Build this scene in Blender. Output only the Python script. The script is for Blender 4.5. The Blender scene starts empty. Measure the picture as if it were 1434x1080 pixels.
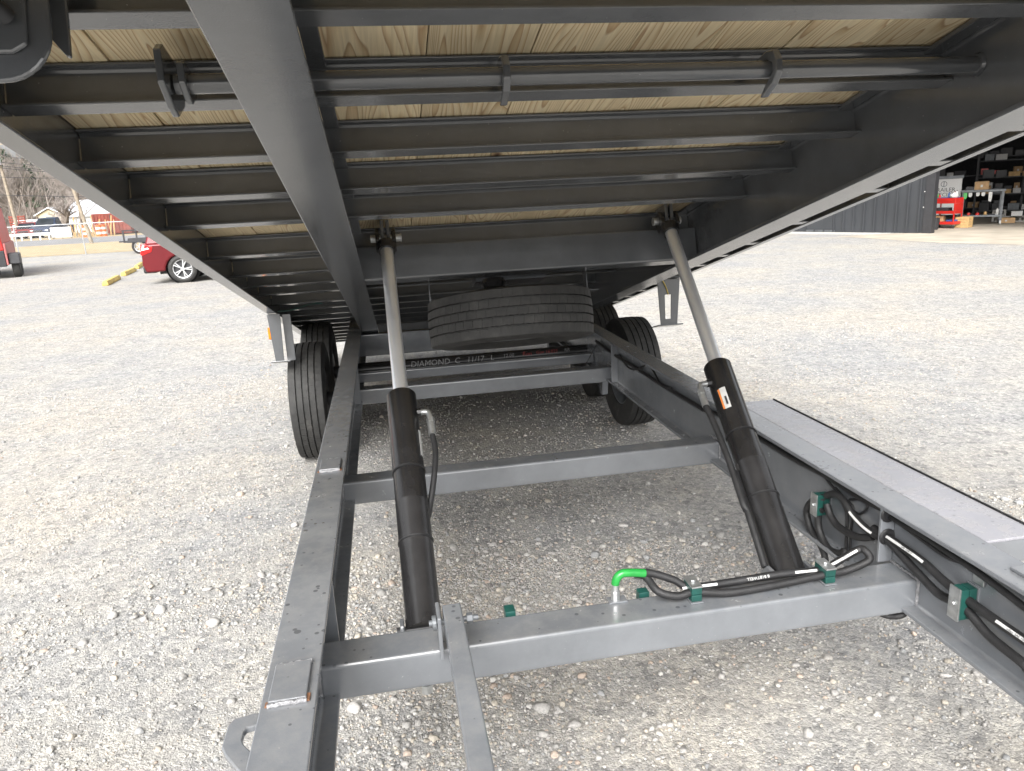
import bpy, bmesh, math, random
import numpy as np
from mathutils import Matrix, Vector
random.seed(7); np.random.seed(7)
D = bpy.data; SC = bpy.context.scene
COL = SC.collection
R = math.radians

# ------------------------------------------------------------------ camera
CAMH = 1.7
FPX, PITCH, ROLL, YAW = 1028.64, -.2527, .0507, -.1629
def cam_rot(rx, ry, rz):
    Rz = Matrix.Rotation(rz, 3, 'Z'); Rx = Matrix.Rotation(rx, 3, 'X'); Ry = Matrix.Rotation(ry, 3, 'Y')
    B = Matrix(((1, 0, 0), (0, 0, 1), (0, -1, 0)))
    return Rz @ Rx @ Ry @ B
CR = cam_rot(PITCH, ROLL, YAW)               # columns: image right, image down, forward
cam = D.cameras.new('camera'); camo = D.objects.new('camera', cam); COL.objects.link(camo)
m = CR.to_4x4()
m.col[1] = -m.col[1]; m.col[2] = -m.col[2]
m.translation = (0, 0, CAMH)
camo.matrix_world = m
cam.sensor_width = 36; cam.lens = FPX * 36 / 1434; cam.clip_start = .05; cam.clip_end = 4000
SC.camera = camo
SC.render.engine = 'CYCLES'; SC.cycles.max_bounces = 6; SC.cycles.diffuse_bounces = 3; SC.cycles.glossy_bounces = 3; SC.cycles.transmission_bounces = 2

# ------------------------------------------------------------------ sky, sun, exposure
SUN_EL, SUN_AZ = 40, 200        # azimuth clockwise from +Y
w = D.worlds.new('World'); SC.world = w; w.use_nodes = True
nt = w.node_tree; bg = nt.nodes['Background']
sky = nt.nodes.new('ShaderNodeTexSky'); sky.sky_type = 'NISHITA'; sky.sun_disc = False
sky.sun_elevation = R(SUN_EL); sky.sun_rotation = R(SUN_AZ); sky.air_density = 1.0; sky.dust_density = 6.0; sky.ozone_density = 1.0
hs = nt.nodes.new('ShaderNodeHueSaturation'); hs.inputs['Saturation'].default_value = .12
nt.links.new(sky.outputs[0], hs.inputs['Color']); nt.links.new(hs.outputs[0], bg.inputs[0]); bg.inputs[1].default_value = .15
sl = D.lights.new('sun', 'SUN'); sl.energy = 1.0; sl.angle = R(45); sl.color = (1, .97, .92)
so = D.objects.new('sun', sl); COL.objects.link(so)
sd = Vector((math.sin(R(SUN_AZ)) * math.cos(R(SUN_EL)), math.cos(R(SUN_AZ)) * math.cos(R(SUN_EL)), math.sin(R(SUN_EL))))
so.rotation_euler = (-sd).to_track_quat('-Z', 'Y').to_euler()
so.location = (0, 0, 30)
vs = SC.view_settings; vs.view_transform = 'Standard'; vs.look = 'None'; vs.exposure = 1.3; vs.gamma = 1

# ------------------------------------------------------------------ pixel -> place helpers
O3 = Vector((0, 0, CAMH))
def ray(p): return (CR @ Vector((p[0] - 717, p[1] - 540, FPX))).normalized()
def onz(p, z=0.): d = ray(p); return O3 + d * ((z - CAMH) / d.z)
def ony(p, y): d = ray(p); return O3 + d * (y / d.y)
def onx(p, x): d = ray(p); return O3 + d * (x / d.x)
# deck frame: X across, S along the deck (down to the rear), N up out of the deck
T = .2559
MD = Matrix(((1, 0, 0, 0), (0, math.cos(T), math.sin(T), 0), (0, -math.sin(T), math.cos(T), 2.2126), (0, 0, 0, 1)))
def dk(x, s, n): return MD @ Vector((x, s, n))

# ------------------------------------------------------------------ materials
def newmat(name):
    m = D.materials.new(name); m.use_nodes = True
    n = m.node_tree.nodes; l = m.node_tree.links
    return m, n, l, n['Principled BSDF']
def N(n, t, **k):
    o = n.new(t)
    for a, b in k.items():
        if a in o.inputs: o.inputs[a].default_value = b
        else: setattr(o, a, b)
    return o
def ramp(n, stops, interp='LINEAR'):
    r = n.new('ShaderNodeValToRGB'); e = r.color_ramp.elements; r.color_ramp.interpolation = interp
    while len(e) < len(stops): e.new(.5)
    for i, (p, c) in enumerate(stops):
        e[i].position = p; e[i].color = (*c, 1) if len(c) == 3 else c
    return r
def simple(name, col, rough=.5, metal=0., var=.12, vscale=8., bump=0., bscale=200., emit=None):
    m, n, l, b = newmat(name)
    tc = N(n, 'ShaderNodeTexCoord'); nz = N(n, 'ShaderNodeTexNoise', Scale=vscale, Detail=5.)
    l.new(tc.outputs['Object'], nz.inputs['Vector'])
    c0 = [max(0, c * (1 - var)) for c in col]; c1 = [min(1, c * (1 + var)) for c in col]
    r = ramp(n, [(.3, c0), (.7, c1)]); l.new(nz.outputs['Fac'], r.inputs[0]); l.new(r.outputs[0], b.inputs['Base Color'])
    b.inputs['Roughness'].default_value = rough; b.inputs['Metallic'].default_value = metal
    if bump:
        nb = N(n, 'ShaderNodeTexNoise', Scale=bscale, Detail=3.); l.new(tc.outputs['Object'], nb.inputs['Vector'])
        bp = N(n, 'ShaderNodeBump', Strength=bump, Distance=.01); l.new(nb.outputs['Fac'], bp.inputs['Height']); l.new(bp.outputs[0], b.inputs['Normal'])
    if emit: b.inputs['Emission Color'].default_value = (*emit, 1); b.inputs['Emission Strength'].default_value = 1
    return m

def paint_mat(name, col, rough, spots=True, dust=.25):
    """sprayed grey enamel: mottled, orange-peel, rain spots and light road dust"""
    m, n, l, b = newmat(name)
    tc = N(n, 'ShaderNodeTexCoord'); co = tc.outputs['Object']
    n1 = N(n, 'ShaderNodeTexNoise', Scale=3.5, Detail=6., Roughness=.65); l.new(co, n1.inputs['Vector'])
    r1 = ramp(n, [(.3, [c * .82 for c in col]), (.7, [c * 1.15 for c in col])]); l.new(n1.outputs['Fac'], r1.inputs[0])
    last = r1.outputs[0]
    # dust film where faces look up
    geo = N(n, 'ShaderNodeNewGeometry'); sx = N(n, 'ShaderNodeSeparateXYZ'); l.new(geo.outputs['Normal'], sx.inputs[0])
    n2 = N(n, 'ShaderNodeTexNoise', Scale=14., Detail=8., Roughness=.7); l.new(co, n2.inputs['Vector'])
    r2 = ramp(n, [(.42, (0, 0, 0)), (.75, (1, 1, 1))]); l.new(n2.outputs['Fac'], r2.inputs[0])
    up = N(n, 'ShaderNodeMath', operation='MULTIPLY', use_clamp=True); l.new(sx.outputs['Z'], up.inputs[0]); up.inputs[1].default_value = dust
    mu = N(n, 'ShaderNodeMath', operation='MULTIPLY'); l.new(up.outputs[0], mu.inputs[0]); l.new(r2.outputs[0], mu.inputs[1])
    mx = N(n, 'ShaderNodeMixRGB'); l.new(mu.outputs[0], mx.inputs[0]); l.new(last, mx.inputs[1]); mx.inputs[2].default_value = (.30, .28, .25, 1)
    last = mx.outputs[0]
    if spots:
        vo = N(n, 'ShaderNodeTexVoronoi', Scale=38., Randomness=1.); l.new(co, vo.inputs['Vector'])
        n3 = N(n, 'ShaderNodeTexNoise', Scale=9., Detail=3.); l.new(co, n3.inputs['Vector'])
        ad = N(n, 'ShaderNodeMath', operation='MULTIPLY_ADD'); l.new(n3.outputs['Fac'], ad.inputs[0]); ad.inputs[1].default_value = -.9; ad.inputs[2].default_value = .58
        lt = N(n, 'ShaderNodeMath', operation='SUBTRACT'); l.new(ad.outputs[0], lt.inputs[0]); l.new(vo.outputs['Distance'], lt.inputs[1])
        rr = ramp(n, [(.0, (0, 0, 0)), (.06, (1, 1, 1))]); l.new(lt.outputs[0], rr.inputs[0])
        up2 = N(n, 'ShaderNodeMath', operation='MULTIPLY', use_clamp=True); l.new(sx.outputs['Z'], up2.inputs[0]); l.new(rr.outputs[0], up2.inputs[1])
        m2 = N(n, 'ShaderNodeMixRGB'); l.new(up2.outputs[0], m2.inputs[0]); l.new(last, m2.inputs[1]); m2.inputs[2].default_value = (*[c * .55 for c in col], 1)
        last = m2.outputs[0]
    # bright chips and scratches
    n4 = N(n, 'ShaderNodeTexNoise', Scale=170., Detail=2.); l.new(co, n4.inputs['Vector'])
    r4 = ramp(n, [(.755, (0, 0, 0)), (.79, (1, 1, 1))]); l.new(n4.outputs['Fac'], r4.inputs[0])
    m4 = N(n, 'ShaderNodeMixRGB'); l.new(r4.outputs[0], m4.inputs[0]); l.new(last, m4.inputs[1]); m4.inputs[2].default_value = (.3, .3, .3, 1)
    l.new(m4.outputs[0], b.inputs['Base Color'])
    rr2 = ramp(n, [(.3, (rough * .8,) * 3), (.75, (min(1, rough * 1.5),) * 3)]); l.new(n2.outputs['Fac'], rr2.inputs[0]); l.new(rr2.outputs[0], b.inputs['Roughness'])
    n5 = N(n, 'ShaderNodeTexNoise', Scale=320., Detail=2.); l.new(co, n5.inputs['Vector'])
    bp = N(n, 'ShaderNodeBump', Strength=.06, Distance=.004); l.new(n5.outputs['Fac'], bp.inputs['Height'])
    n6 = N(n, 'ShaderNodeTexNoise', Scale=7., Detail=2.); l.new(co, n6.inputs['Vector'])
    b.inputs['IOR'].default_value = 1.8; b.inputs['Coat Weight'].default_value = .35; b.inputs['Coat Roughness'].default_value = .12
    bp2 = N(n, 'ShaderNodeBump', Strength=.05, Distance=.01); l.new(n6.outputs['Fac'], bp2.inputs['Height']); l.new(bp.outputs[0], bp2.inputs['Normal'])
    l.new(bp2.outputs[0], b.inputs['Normal'])
    return m

M = {}
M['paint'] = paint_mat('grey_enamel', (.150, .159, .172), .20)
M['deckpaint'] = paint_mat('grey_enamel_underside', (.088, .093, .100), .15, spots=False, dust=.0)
M['weld'] = simple('weld_bead', (.28, .28, .29), .45, .2, .3, 60., .6, 160.)
M['rust'] = simple('rust', (.17, .08, .04), .85, 0, .4, 60.)
M['black'] = simple('black_gloss_paint', (.018, .0175, .018), .27, 0, .3, 12., .05, 90.)
M['chrome'] = simple('chromed_rod', (.80, .82, .85), .30, .72, .05)
M['zinc'] = simple('zinc_plate', (.45, .46, .46), .42, .85, .25, 40., .2, 80.)
M['rubber'] = simple('hose_rubber', (.016, .016, .017), .5, 0, .3, 30., .25, 400.)
M['green'] = simple('green_plastic', (.009, .060, .050), .4, 0, .25, 30.)
M['greensleeve'] = simple('green_shrink_sleeve', (.02, .24, .045), .22, 0, .2, 30.)
M['white'] = simple('white_print', (.55, .55, .54), .5, 0, .08, 40.)
M['ink'] = simple('black_ink', (.03, .03, .035), .6)
M['orange'] = simple('orange_print', (.75, .22, .04), .45)
M['amber'] = simple('amber_lens', (.85, .22, .02), .2)
M['chalkw'] = simple('white_chalk', (.20, .20, .20), .9, 0, .3, 90.)
M['chalkr'] = simple('red_chalk', (.22, .04, .04), .9, 0, .3, 90.)
M['yellow'] = simple('yellow_paint_worn', (.52, .38, .11), .7, 0, .3, 9., .3, 60.)
M['wire'] = simple('yellow_wire', (.55, .42, .10), .5)
M['concrete'] = simple('concrete', (.42, .37, .30), .85, 0, .18, 1.3, .3, 40.)
M['steelgrey'] = simple('grey_steel', (.14, .15, .16), .5, .3, .2, 9.)
M['darksteel'] = simple('dark_steel', (.04, .041, .044), .5, .2, .25, 9.)
M['cardboard'] = simple('cardboard', (.42, .27, .14), .8, 0, .15, 12.)
M['pinebox'] = simple('pine_box', (.55, .36, .16), .7, 0, .2, 12.)
M['redcart'] = simple('red_enamel', (.50, .026, .020), .3, 0, .1, 3.)
M['bluetray'] = simple('blue_mat', (.05, .10, .32), .5)
M['dkplastic'] = simple('dark_plastic', (.03, .03, .033), .45)
M['glass'] = simple('tinted_glass', (.02, .025, .03), .08, 0, .2, 1.)
M['suvred'] = simple('maroon_car_paint', (.13, .010, .014), .22, .25, .1, 2.)
M['lampred'] = simple('red_lamp_lens', (.55, .015, .015), .12)
M['lampwhite'] = simple('clear_lamp_lens', (.7, .7, .7), .15)
M['alloy'] = simple('silver_alloy', (.62, .63, .64), .3, .8, .06)
M['redbox'] = simple('red_trailer_panel', (.45, .028, .024), .4, 0, .1, 1.5)
M['pinkpanel'] = simple('faded_red_panel', (.40, .13, .125), .5, 0, .1, 1.5)
M['galv'] = simple('galvanised_pipe', (.42, .43, .44), .5, .6, .2, 6.)
M['poleWood'] = simple('weathered_pole', (.27, .23, .18), .85, 0, .25, 4., .4, 40.)
M['bark'] = simple('grey_brown_bark', (.15, .125, .105), .9, 0, .3, 3., .4, 20.)
M['twig'] = simple('bare_twigs', (.27, .24, .22), .9, 0, .3, .15)
M['needle'] = simple('pine_needles', (.075, .105, .065), .8, 0, .35, .3)
M['whitewall'] = simple('white_metal_siding', (.50, .52, .55), .5, 0, .06, .6)
M['cream'] = simple('cream_siding', (.50, .44, .31), .6, 0, .08, .6)
M['roofwhite'] = simple('white_metal_roof', (.52, .55, .60), .4, 0, .06, .6)
M['contred'] = simple('rusty_red_container', (.20, .045, .030), .7, 0, .25, 2.)
M['barrelor'] = simple('traffic_orange', (.55, .12, .02), .5)
M['barrier'] = simple('white_barrier', (.55, .55, .54), .6, 0, .08, 2.)
M['asphalt'] = simple('grey_asphalt', (.20, .20, .205), .9, 0, .12, .5, .3, 30.)
M['grille'] = simple('dark_trim', (.02, .02, .022), .5)

def wood_mat():
    m, n, l, b = newmat('treated_pine')
    tc = N(n, 'ShaderNodeTexCoord'); oi = N(n, 'ShaderNodeObjectInfo')
    mp = N(n, 'ShaderNodeMapping'); l.new(tc.outputs['Object'], mp.inputs[0])
    cx = N(n, 'ShaderNodeCombineXYZ'); a = N(n, 'ShaderNodeMath', operation='MULTIPLY'); l.new(oi.outputs['Random'], a.inputs[0]); a.inputs[1].default_value = 57.
    for k in range(3): l.new(a.outputs[0], cx.inputs[k])
    l.new(cx.outputs[0], mp.inputs['Location']); mp.inputs['Scale'].default_value = (7.0, .50, 3.)
    nz = N(n, 'ShaderNodeTexNoise', Scale=1., Detail=1.5, Roughness=.45); l.new(mp.outputs[0], nz.inputs['Vector'])
    sc = N(n, 'ShaderNodeMath', operation='MULTIPLY'); l.new(nz.outputs['Fac'], sc.inputs[0]); sc.inputs[1].default_value = 42.
    fr = N(n, 'ShaderNodeMath', operation='FRACT'); l.new(sc.outputs[0], fr.inputs[0])
    r = ramp(n, [(0, (.66, .56, .37)), (.5, (.64, .53, .33)), (.80, (.52, .38, .20)), (.93, (.38, .24, .115)), (1., (.63, .53, .34))]); l.new(fr.outputs[0], r.inputs[0])
    # fine fibre streaks
    mp2 = N(n, 'ShaderNodeMapping'); l.new(tc.outputs['Object'], mp2.inputs[0]); mp2.inputs['Scale'].default_value = (170., 5., 60.); l.new(cx.outputs[0], mp2.inputs['Location'])
    n2 = N(n, 'ShaderNodeTexNoise', Scale=1., Detail=3.); l.new(mp2.outputs[0], n2.inputs['Vector'])
    r2 = ramp(n, [(.3, (.84, .82, .76)), (.7, (1.06, 1.05, 1.02))]); l.new(n2.outputs['Fac'], r2.inputs[0])
    mu = N(n, 'ShaderNodeMixRGB', blend_type='MULTIPLY'); mu.inputs[0].default_value = 1; l.new(r.outputs[0], mu.inputs[1]); l.new(r2.outputs[0], mu.inputs[2])
    # knots
    mp3 = N(n, 'ShaderNodeMapping'); l.new(tc.outputs['Object'], mp3.inputs[0]); mp3.inputs['Scale'].default_value = (4.2, 2.3, 1.); l.new(cx.outputs[0], mp3.inputs['Location'])
    vo = N(n, 'ShaderNodeTexVoronoi', Scale=1.); l.new(mp3.outputs[0], vo.inputs['Vector'])
    r3 = ramp(n, [(.03, (.16, .085, .04)), (.075, (1, 1, 1))]); l.new(vo.outputs['Distance'], r3.inputs[0])
    mk = N(n, 'ShaderNodeMixRGB', blend_type='MULTIPLY'); mk.inputs[0].default_value = 1; l.new(mu.outputs[0], mk.inputs[1]); l.new(r3.outputs[0], mk.inputs[2])
    # board-to-board tint
    hv = N(n, 'ShaderNodeHueSaturation', Saturation=.88); l.new(mk.outputs[0], hv.inputs['Color'])
    mv = N(n, 'ShaderNodeMath', operation='MULTIPLY_ADD'); l.new(oi.outputs['Random'], mv.inputs[0]); mv.inputs[1].default_value = .3; mv.inputs[2].default_value = 1.0; l.new(mv.outputs[0], hv.inputs['Value'])
    l.new(hv.outputs[0], b.inputs['Base Color']); b.inputs['Roughness'].default_value = .75
    bp = N(n, 'ShaderNodeBump', Strength=.25, Distance=.003); l.new(n2.outputs['Fac'], bp.inputs['Height']); l.new(bp.outputs[0], b.inputs['Normal'])
    return m
M['wood'] = wood_mat()
M['stepplate'] = paint_mat('wet_plate_sky_sheen', (.27, .268, .295), .24, dust=.5)  # sky reflection on the wet plate, put into a paler base colour

def tyre_mat():
    m, n, l, b = newmat('tyre_rubber')
    tc = N(n, 'ShaderNodeTexCoord'); nz = N(n, 'ShaderNodeTexNoise', Scale=9., Detail=8., Roughness=.7); l.new(tc.outputs['Object'], nz.inputs['Vector'])
    r = ramp(n, [(.32, (.017, .017, .017)), (.58, (.036, .0355, .034)), (.78, (.09, .086, .08))]); l.new(nz.outputs['Fac'], r.inputs[0]); l.new(r.outputs[0], b.inputs['Base Color'])
    b.inputs['Roughness'].default_value = .68
    n2 = N(n, 'ShaderNodeTexNoise', Scale=120., Detail=3.); l.new(tc.outputs['Object'], n2.inputs['Vector'])
    bp = N(n, 'ShaderNodeBump', Strength=.25, Distance=.004); l.new(n2.outputs['Fac'], bp.inputs['Height']); l.new(bp.outputs[0], b.inputs['Normal'])
    return m
M['tyre'] = tyre_mat()

def ground_mat():
    m, n, l, b = newmat('crushed_stone')
    tc = N(n, 'ShaderNodeTexCoord'); co = tc.outputs['Object']
    def noise(s, d=6., ro=.6):
        x = N(n, 'ShaderNodeTexNoise', Scale=s, Detail=d, Roughness=ro); l.new(co, x.inputs['Vector']); return x.outputs['Fac']
    big = noise(.55, 5.); mid = noise(4., 6., .7)
    # sandy fines against bluish stone
    rb = ramp(n, [(.36, (.325, .328, .330)), (.50, (.360, .353, .338)), (.62, (.392, .372, .338))]); l.new(big, rb.inputs[0])
    rm = ramp(n, [(.3, (.82, .83, .85)), (.7, (1.14, 1.12, 1.08))]); l.new(mid, rm.inputs[0])
    mu = N(n, 'ShaderNodeMixRGB', blend_type='MULTIPLY'); mu.inputs[0].default_value = 1; l.new(rb.outputs[0], mu.inputs[1]); l.new(rm.outputs[0], mu.inputs[2])
    # stones as cells, two sizes
    last = mu.outputs[0]; hs_ = []
    for s, amt in ((62., .75), (150., .6)):
        v = N(n, 'ShaderNodeTexVoronoi', Scale=s, Randomness=1.); l.new(co, v.inputs['Vector'])
        bw = N(n, 'ShaderNodeSeparateColor'); l.new(v.outputs['Color'], bw.inputs[0])
        rc = ramp(n, [(0, (.64, .64, .65)), (.35, (.90, .90, .90)), (.7, (1.02, 1.01, 1.)), (.9, (1.12, 1.11, 1.08)), (1., (1.34, 1.32, 1.29))]); l.new(bw.outputs[0], rc.inputs[0])
        mk = N(n, 'ShaderNodeMixRGB', blend_type='MULTIPLY'); mk.inputs[0].default_value = amt; l.new(last, mk.inputs[1]); l.new(rc.outputs[0], mk.inputs[2]); last = mk.outputs[0]
        hs_.append(v.outputs['Distance'])
    v3 = N(n, 'ShaderNodeTexVoronoi', Scale=30., Randomness=1.); l.new(co, v3.inputs['Vector'])
    bw3 = N(n, 'ShaderNodeSeparateColor'); l.new(v3.outputs['Color'], bw3.inputs[0])
    r3 = ramp(n, [(0, (.56, .57, .59)), (.16, (.88, .88, .89)), (.6, (1., 1., 1.)), (1., (1.16, 1.15, 1.13))]); l.new(bw3.outputs[0], r3.inputs[0])
    mk3 = N(n, 'ShaderNodeMixRGB', blend_type='MULTIPLY'); mk3.inputs[0].default_value = .8; l.new(last, mk3.inputs[1]); l.new(r3.outputs[0], mk3.inputs[2]); last = mk3.outputs[0]
    l.new(last, b.inputs['Base Color']); b.inputs['Roughness'].default_value = .95
    iv = N(n, 'ShaderNodeMath', operation='SUBTRACT'); iv.inputs[0].default_value = 1; l.new(hs_[0], iv.inputs[1])
    b1 = N(n, 'ShaderNodeBump', Strength=.45, Distance=.006); l.new(iv.outputs[0], b1.inputs['Height'])
    iv2 = N(n, 'ShaderNodeMath', operation='SUBTRACT'); iv2.inputs[0].default_value = 1; l.new(hs_[1], iv2.inputs[1])
    b2 = N(n, 'ShaderNodeBump', Strength=.6, Distance=.005); l.new(iv2.outputs[0], b2.inputs['Height']); l.new(b1.outputs[0], b2.inputs['Normal'])
    b3 = N(n, 'ShaderNodeBump', Strength=.15, Distance=.02); l.new(mid, b3.inputs['Height']); l.new(b2.outputs[0], b3.inputs['Normal'])
    l.new(b3.outputs[0], b.inputs['Normal'])
    return m
M['ground'] = ground_mat()
def pebble_mat():
    m, n, l, b = newmat('pebbles')
    at = N(n, 'ShaderNodeAttribute', attribute_name='tint'); tc = N(n, 'ShaderNodeTexCoord')
    nz = N(n, 'ShaderNodeTexNoise', Scale=140., Detail=4.); l.new(tc.outputs['Object'], nz.inputs['Vector'])
    r = ramp(n, [(.3, (.78, .78, .78)), (.7, (1.2, 1.18, 1.15))]); l.new(nz.outputs['Fac'], r.inputs[0])
    mu = N(n, 'ShaderNodeMixRGB', blend_type='MULTIPLY'); mu.inputs[0].default_value = 1; l.new(at.outputs['Color'], mu.inputs[1]); l.new(r.outputs[0], mu.inputs[2])
    l.new(mu.outputs[0], b.inputs['Base Color']); b.inputs['Roughness'].default_value = .85
    bp = N(n, 'ShaderNodeBump', Strength=.3, Distance=.003); l.new(nz.outputs['Fac'], bp.inputs['Height']); l.new(bp.outputs[0], b.inputs['Normal'])
    return m
M['pebble'] = pebble_mat()
def grass_mat():
    m, n, l, b = newmat('dry_grass')
    tc = N(n, 'ShaderNodeTexCoord'); nz = N(n, 'ShaderNodeTexNoise', Scale=1.2, Detail=9., Roughness=.75); l.new(tc.outputs['Object'], nz.inputs['Vector'])
    r = ramp(n, [(.3, (.26, .20, .12)), (.5, (.36, .285, .17)), (.7, (.44, .36, .22))]); l.new(nz.outputs['Fac'], r.inputs[0]); l.new(r.outputs[0], b.inputs['Base Color']); b.inputs['Roughness'].default_value = .95
    return m
M['grass'] = grass_mat()
M['litter'] = simple('leaf_litter', (.15, .125, .105), .95, 0, .3, .1)
M['siding'] = simple('charcoal_siding', (.042, .045, .050), .5, .1, .2, .5, .08, 20.)

# ------------------------------------------------------------------ mesh builder
WM = {}
class MB:
    def __init__(s): s.v = []; s.f = []
    def add(s, vs, fs):
        o = len(s.v); s.v += [tuple(x) for x in vs]; s.f += [tuple(i + o for i in f) for f in fs]; return s
    def box(s, x0, x1, y0, y1, z0, z1):
        return s.add([(x0, y0, z0), (x1, y0, z0), (x1, y1, z0), (x0, y1, z0), (x0, y0, z1), (x1, y0, z1), (x1, y1, z1), (x0, y1, z1)],
                     [(0, 3, 2, 1), (4, 5, 6, 7), (0, 1, 5, 4), (1, 2, 6, 5), (2, 3, 7, 6), (3, 0, 4, 7)])
    def prism(s, poly, o, u, v, wv, hole=None):
        """poly in (u,v) swept along vector wv from o"""
        o, u, v, wv = Vector(o), Vector(u), Vector(v), Vector(wv); n = len(poly)
        a = [o + u * p[0] + v * p[1] for p in poly]; b = [p + wv for p in a]
        fs = [(i, (i + 1) % n, n + (i + 1) % n, n + i) for i in range(n)]
        if u.cross(v).dot(wv) < 0: fs = [f[::-1] for f in fs]; caps = [tuple(range(n)), tuple(range(2 * n - 1, n - 1, -1))]
        else: caps = [tuple(range(n - 1, -1, -1)), tuple(range(n, 2 * n))]
        return s.add(a + b, fs + caps)
    def ringplate(s, outer, inner, o, u, v, wv):
        """plate with one opening; outer and inner outlines have the same number of points"""
        o, u, v, wv = Vector(o), Vector(u), Vector(v), Vector(wv); n = len(outer)
        A = [o + u * p[0] + v * p[1] for p in outer]; B = [o + u * p[0] + v * p[1] for p in inner]
        vs = A + B + [p + wv for p in A] + [p + wv for p in B]; fs = []
        for i in range(n):
            j = (i + 1) % n
            fs += [(i, n + i, n + j, j), (2 * n + i, 2 * n + j, 3 * n + j, 3 * n + i), (i, j, 2 * n + j, 2 * n + i), (n + i, 3 * n + i, 3 * n + j, n + j)]
        return s.add(vs, fs)
    def tube(s, path, r, seg=10, cap=True):
        path = [Vector(p) for p in path]; rs = r if isinstance(r, (list, tuple)) else [r] * len(path)
        n = len(path); rings = []; up = None
        for i, p in enumerate(path):
            t = (path[min(i + 1, n - 1)] - path[max(i - 1, 0)]).normalized()
            if up is None: up = Vector((0, 0, 1)) if abs(t.z) < .9 else Vector((1, 0, 0))
            a = t.cross(up).normalized(); up = a.cross(t).normalized()
            rings.append([p + (a * math.cos(q) + up * math.sin(q)) * rs[i] for q in [2 * math.pi * k / seg for k in range(seg)]])
        vs = [x for rg in rings for x in rg]; fs = []
        for i in range(n - 1):
            for k in range(seg):
                k2 = (k + 1) % seg; fs.append((i * seg + k, i * seg + k2, (i + 1) * seg + k2, (i + 1) * seg + k))
        if cap: fs += [tuple(range(seg - 1, -1, -1)), tuple(range((n - 1) * seg, n * seg))]
        return s.add(vs, fs)
    def lathe(s, prof, o, ax, seg=32, closed=False):
        """prof = [(along axis, radius)]"""
        o, ax = Vector(o), Vector(ax).normalized(); a = ax.orthogonal().normalized(); b = ax.cross(a); n = len(prof)
        vs = [o + ax * h + (a * math.cos(q) + b * math.sin(q)) * r for q in [2 * math.pi * k / seg for k in range(seg)] for h, r in prof]; fs = []
        for k in range(seg):
            k2 = (k + 1) % seg
            for i in range(n if closed else n - 1):
                j = (i + 1) % n; fs.append((k * n + i, k2 * n + i, k2 * n + j, k * n + j))
        return s.add(vs, fs)
    def obox(s, c, ex, ey, ez, hx, hy, hz):
        c, ex, ey, ez = Vector(c), Vector(ex).normalized(), Vector(ey).normalized(), Vector(ez).normalized()
        vs = [c + ex * (hx * i) + ey * (hy * j) + ez * (hz * k) for k in (-1, 1) for j in (-1, 1) for i in (-1, 1)]
        fs = [(0, 2, 3, 1), (4, 5, 7, 6), (0, 1, 5, 4), (2, 6, 7, 3), (0, 4, 6, 2), (1, 3, 7, 5)]
        if ex.cross(ey).dot(ez) < 0: fs = [f[::-1] for f in fs]
        return s.add(vs, fs)
    def mesh(s, name, mat, smooth=None):
        me = D.meshes.new(name); me.from_pydata(s.v, [], s.f); me.materials.append(M[mat] if isinstance(mat, str) else mat)
        if smooth is not None:
            me.polygons.foreach_set('use_smooth', [True] * len(me.polygons)); me.update()
            me.set_sharp_from_angle(angle=R(smooth))
        me.update(); return me
    def build(s, name, mat, parent=None, mw=None, smooth=None, bevel=0, seg=2):
        return link(name, s.mesh(name, mat, smooth), parent, mw, bevel, seg)
def link(name, me, parent=None, mw=None, bevel=0, seg=2):
    o = D.objects.new(name, me); COL.objects.link(o); mw = mw or Matrix.Identity(4)
    o.matrix_basis = mw; WM[o.name] = mw.copy()
    if parent is not None: o.parent = parent; o.matrix_parent_inverse = WM[parent.name].inverted()
    if bevel:
        b = o.modifiers.new('bevel', 'BEVEL'); b.width = bevel; b.segments = seg; b.limit_method = 'ANGLE'; b.angle_limit = R(35); b.harden_normals = False
    return o
def empty(name, loc=(0, 0, 0), rz=0.):
    o = D.objects.new(name, None); COL.objects.link(o); mw = Matrix.Translation(loc) @ Matrix.Rotation(rz, 4, 'Z')
    o.matrix_basis = mw; WM[o.name] = mw; o.empty_display_size = .2; return o
def tag(o, label=None, cat=None, group=None, kind=None):
    if label: o['label'] = label
    if cat: o['category'] = cat
    if group: o['group'] = group
    if kind: o['kind'] = kind
    return o
def copy_thing(src, loc, rz, label, group=None, delta=None):
    mw = Matrix.Translation(loc) @ Matrix.Rotation(rz, 4, 'Z'); old = WM[src.name]
    def cp(o, par):
        c = o.copy(); COL.objects.link(c); nw = mw @ old.inverted() @ WM[o.name]; WM[c.name] = nw
        c.matrix_basis = nw; c.parent = par
        if par is not None: c.matrix_parent_inverse = WM[par.name].inverted()
        for ch in list(o.children): cp(ch, c)
        return c
    c = cp(src, None); c['label'] = label
    if group: c['group'] = group
    return c
def smooth_path(pts, k=6):
    pts = [Vector(p) for p in pts]; out = []
    P = [pts[0] * 2 - pts[1]] + pts + [pts[-1] * 2 - pts[-2]]
    for i in range(1, len(P) - 2):
        a, b, c, d = P[i - 1:i + 3]
        for j in range(k):
            t = j / k
            out.append(.5 * ((2 * b) + (c - a) * t + (2 * a - 5 * b + 4 * c - d) * t * t + (3 * b - a - 3 * c + d) * t ** 3))
    return out + [pts[-1]]
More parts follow.
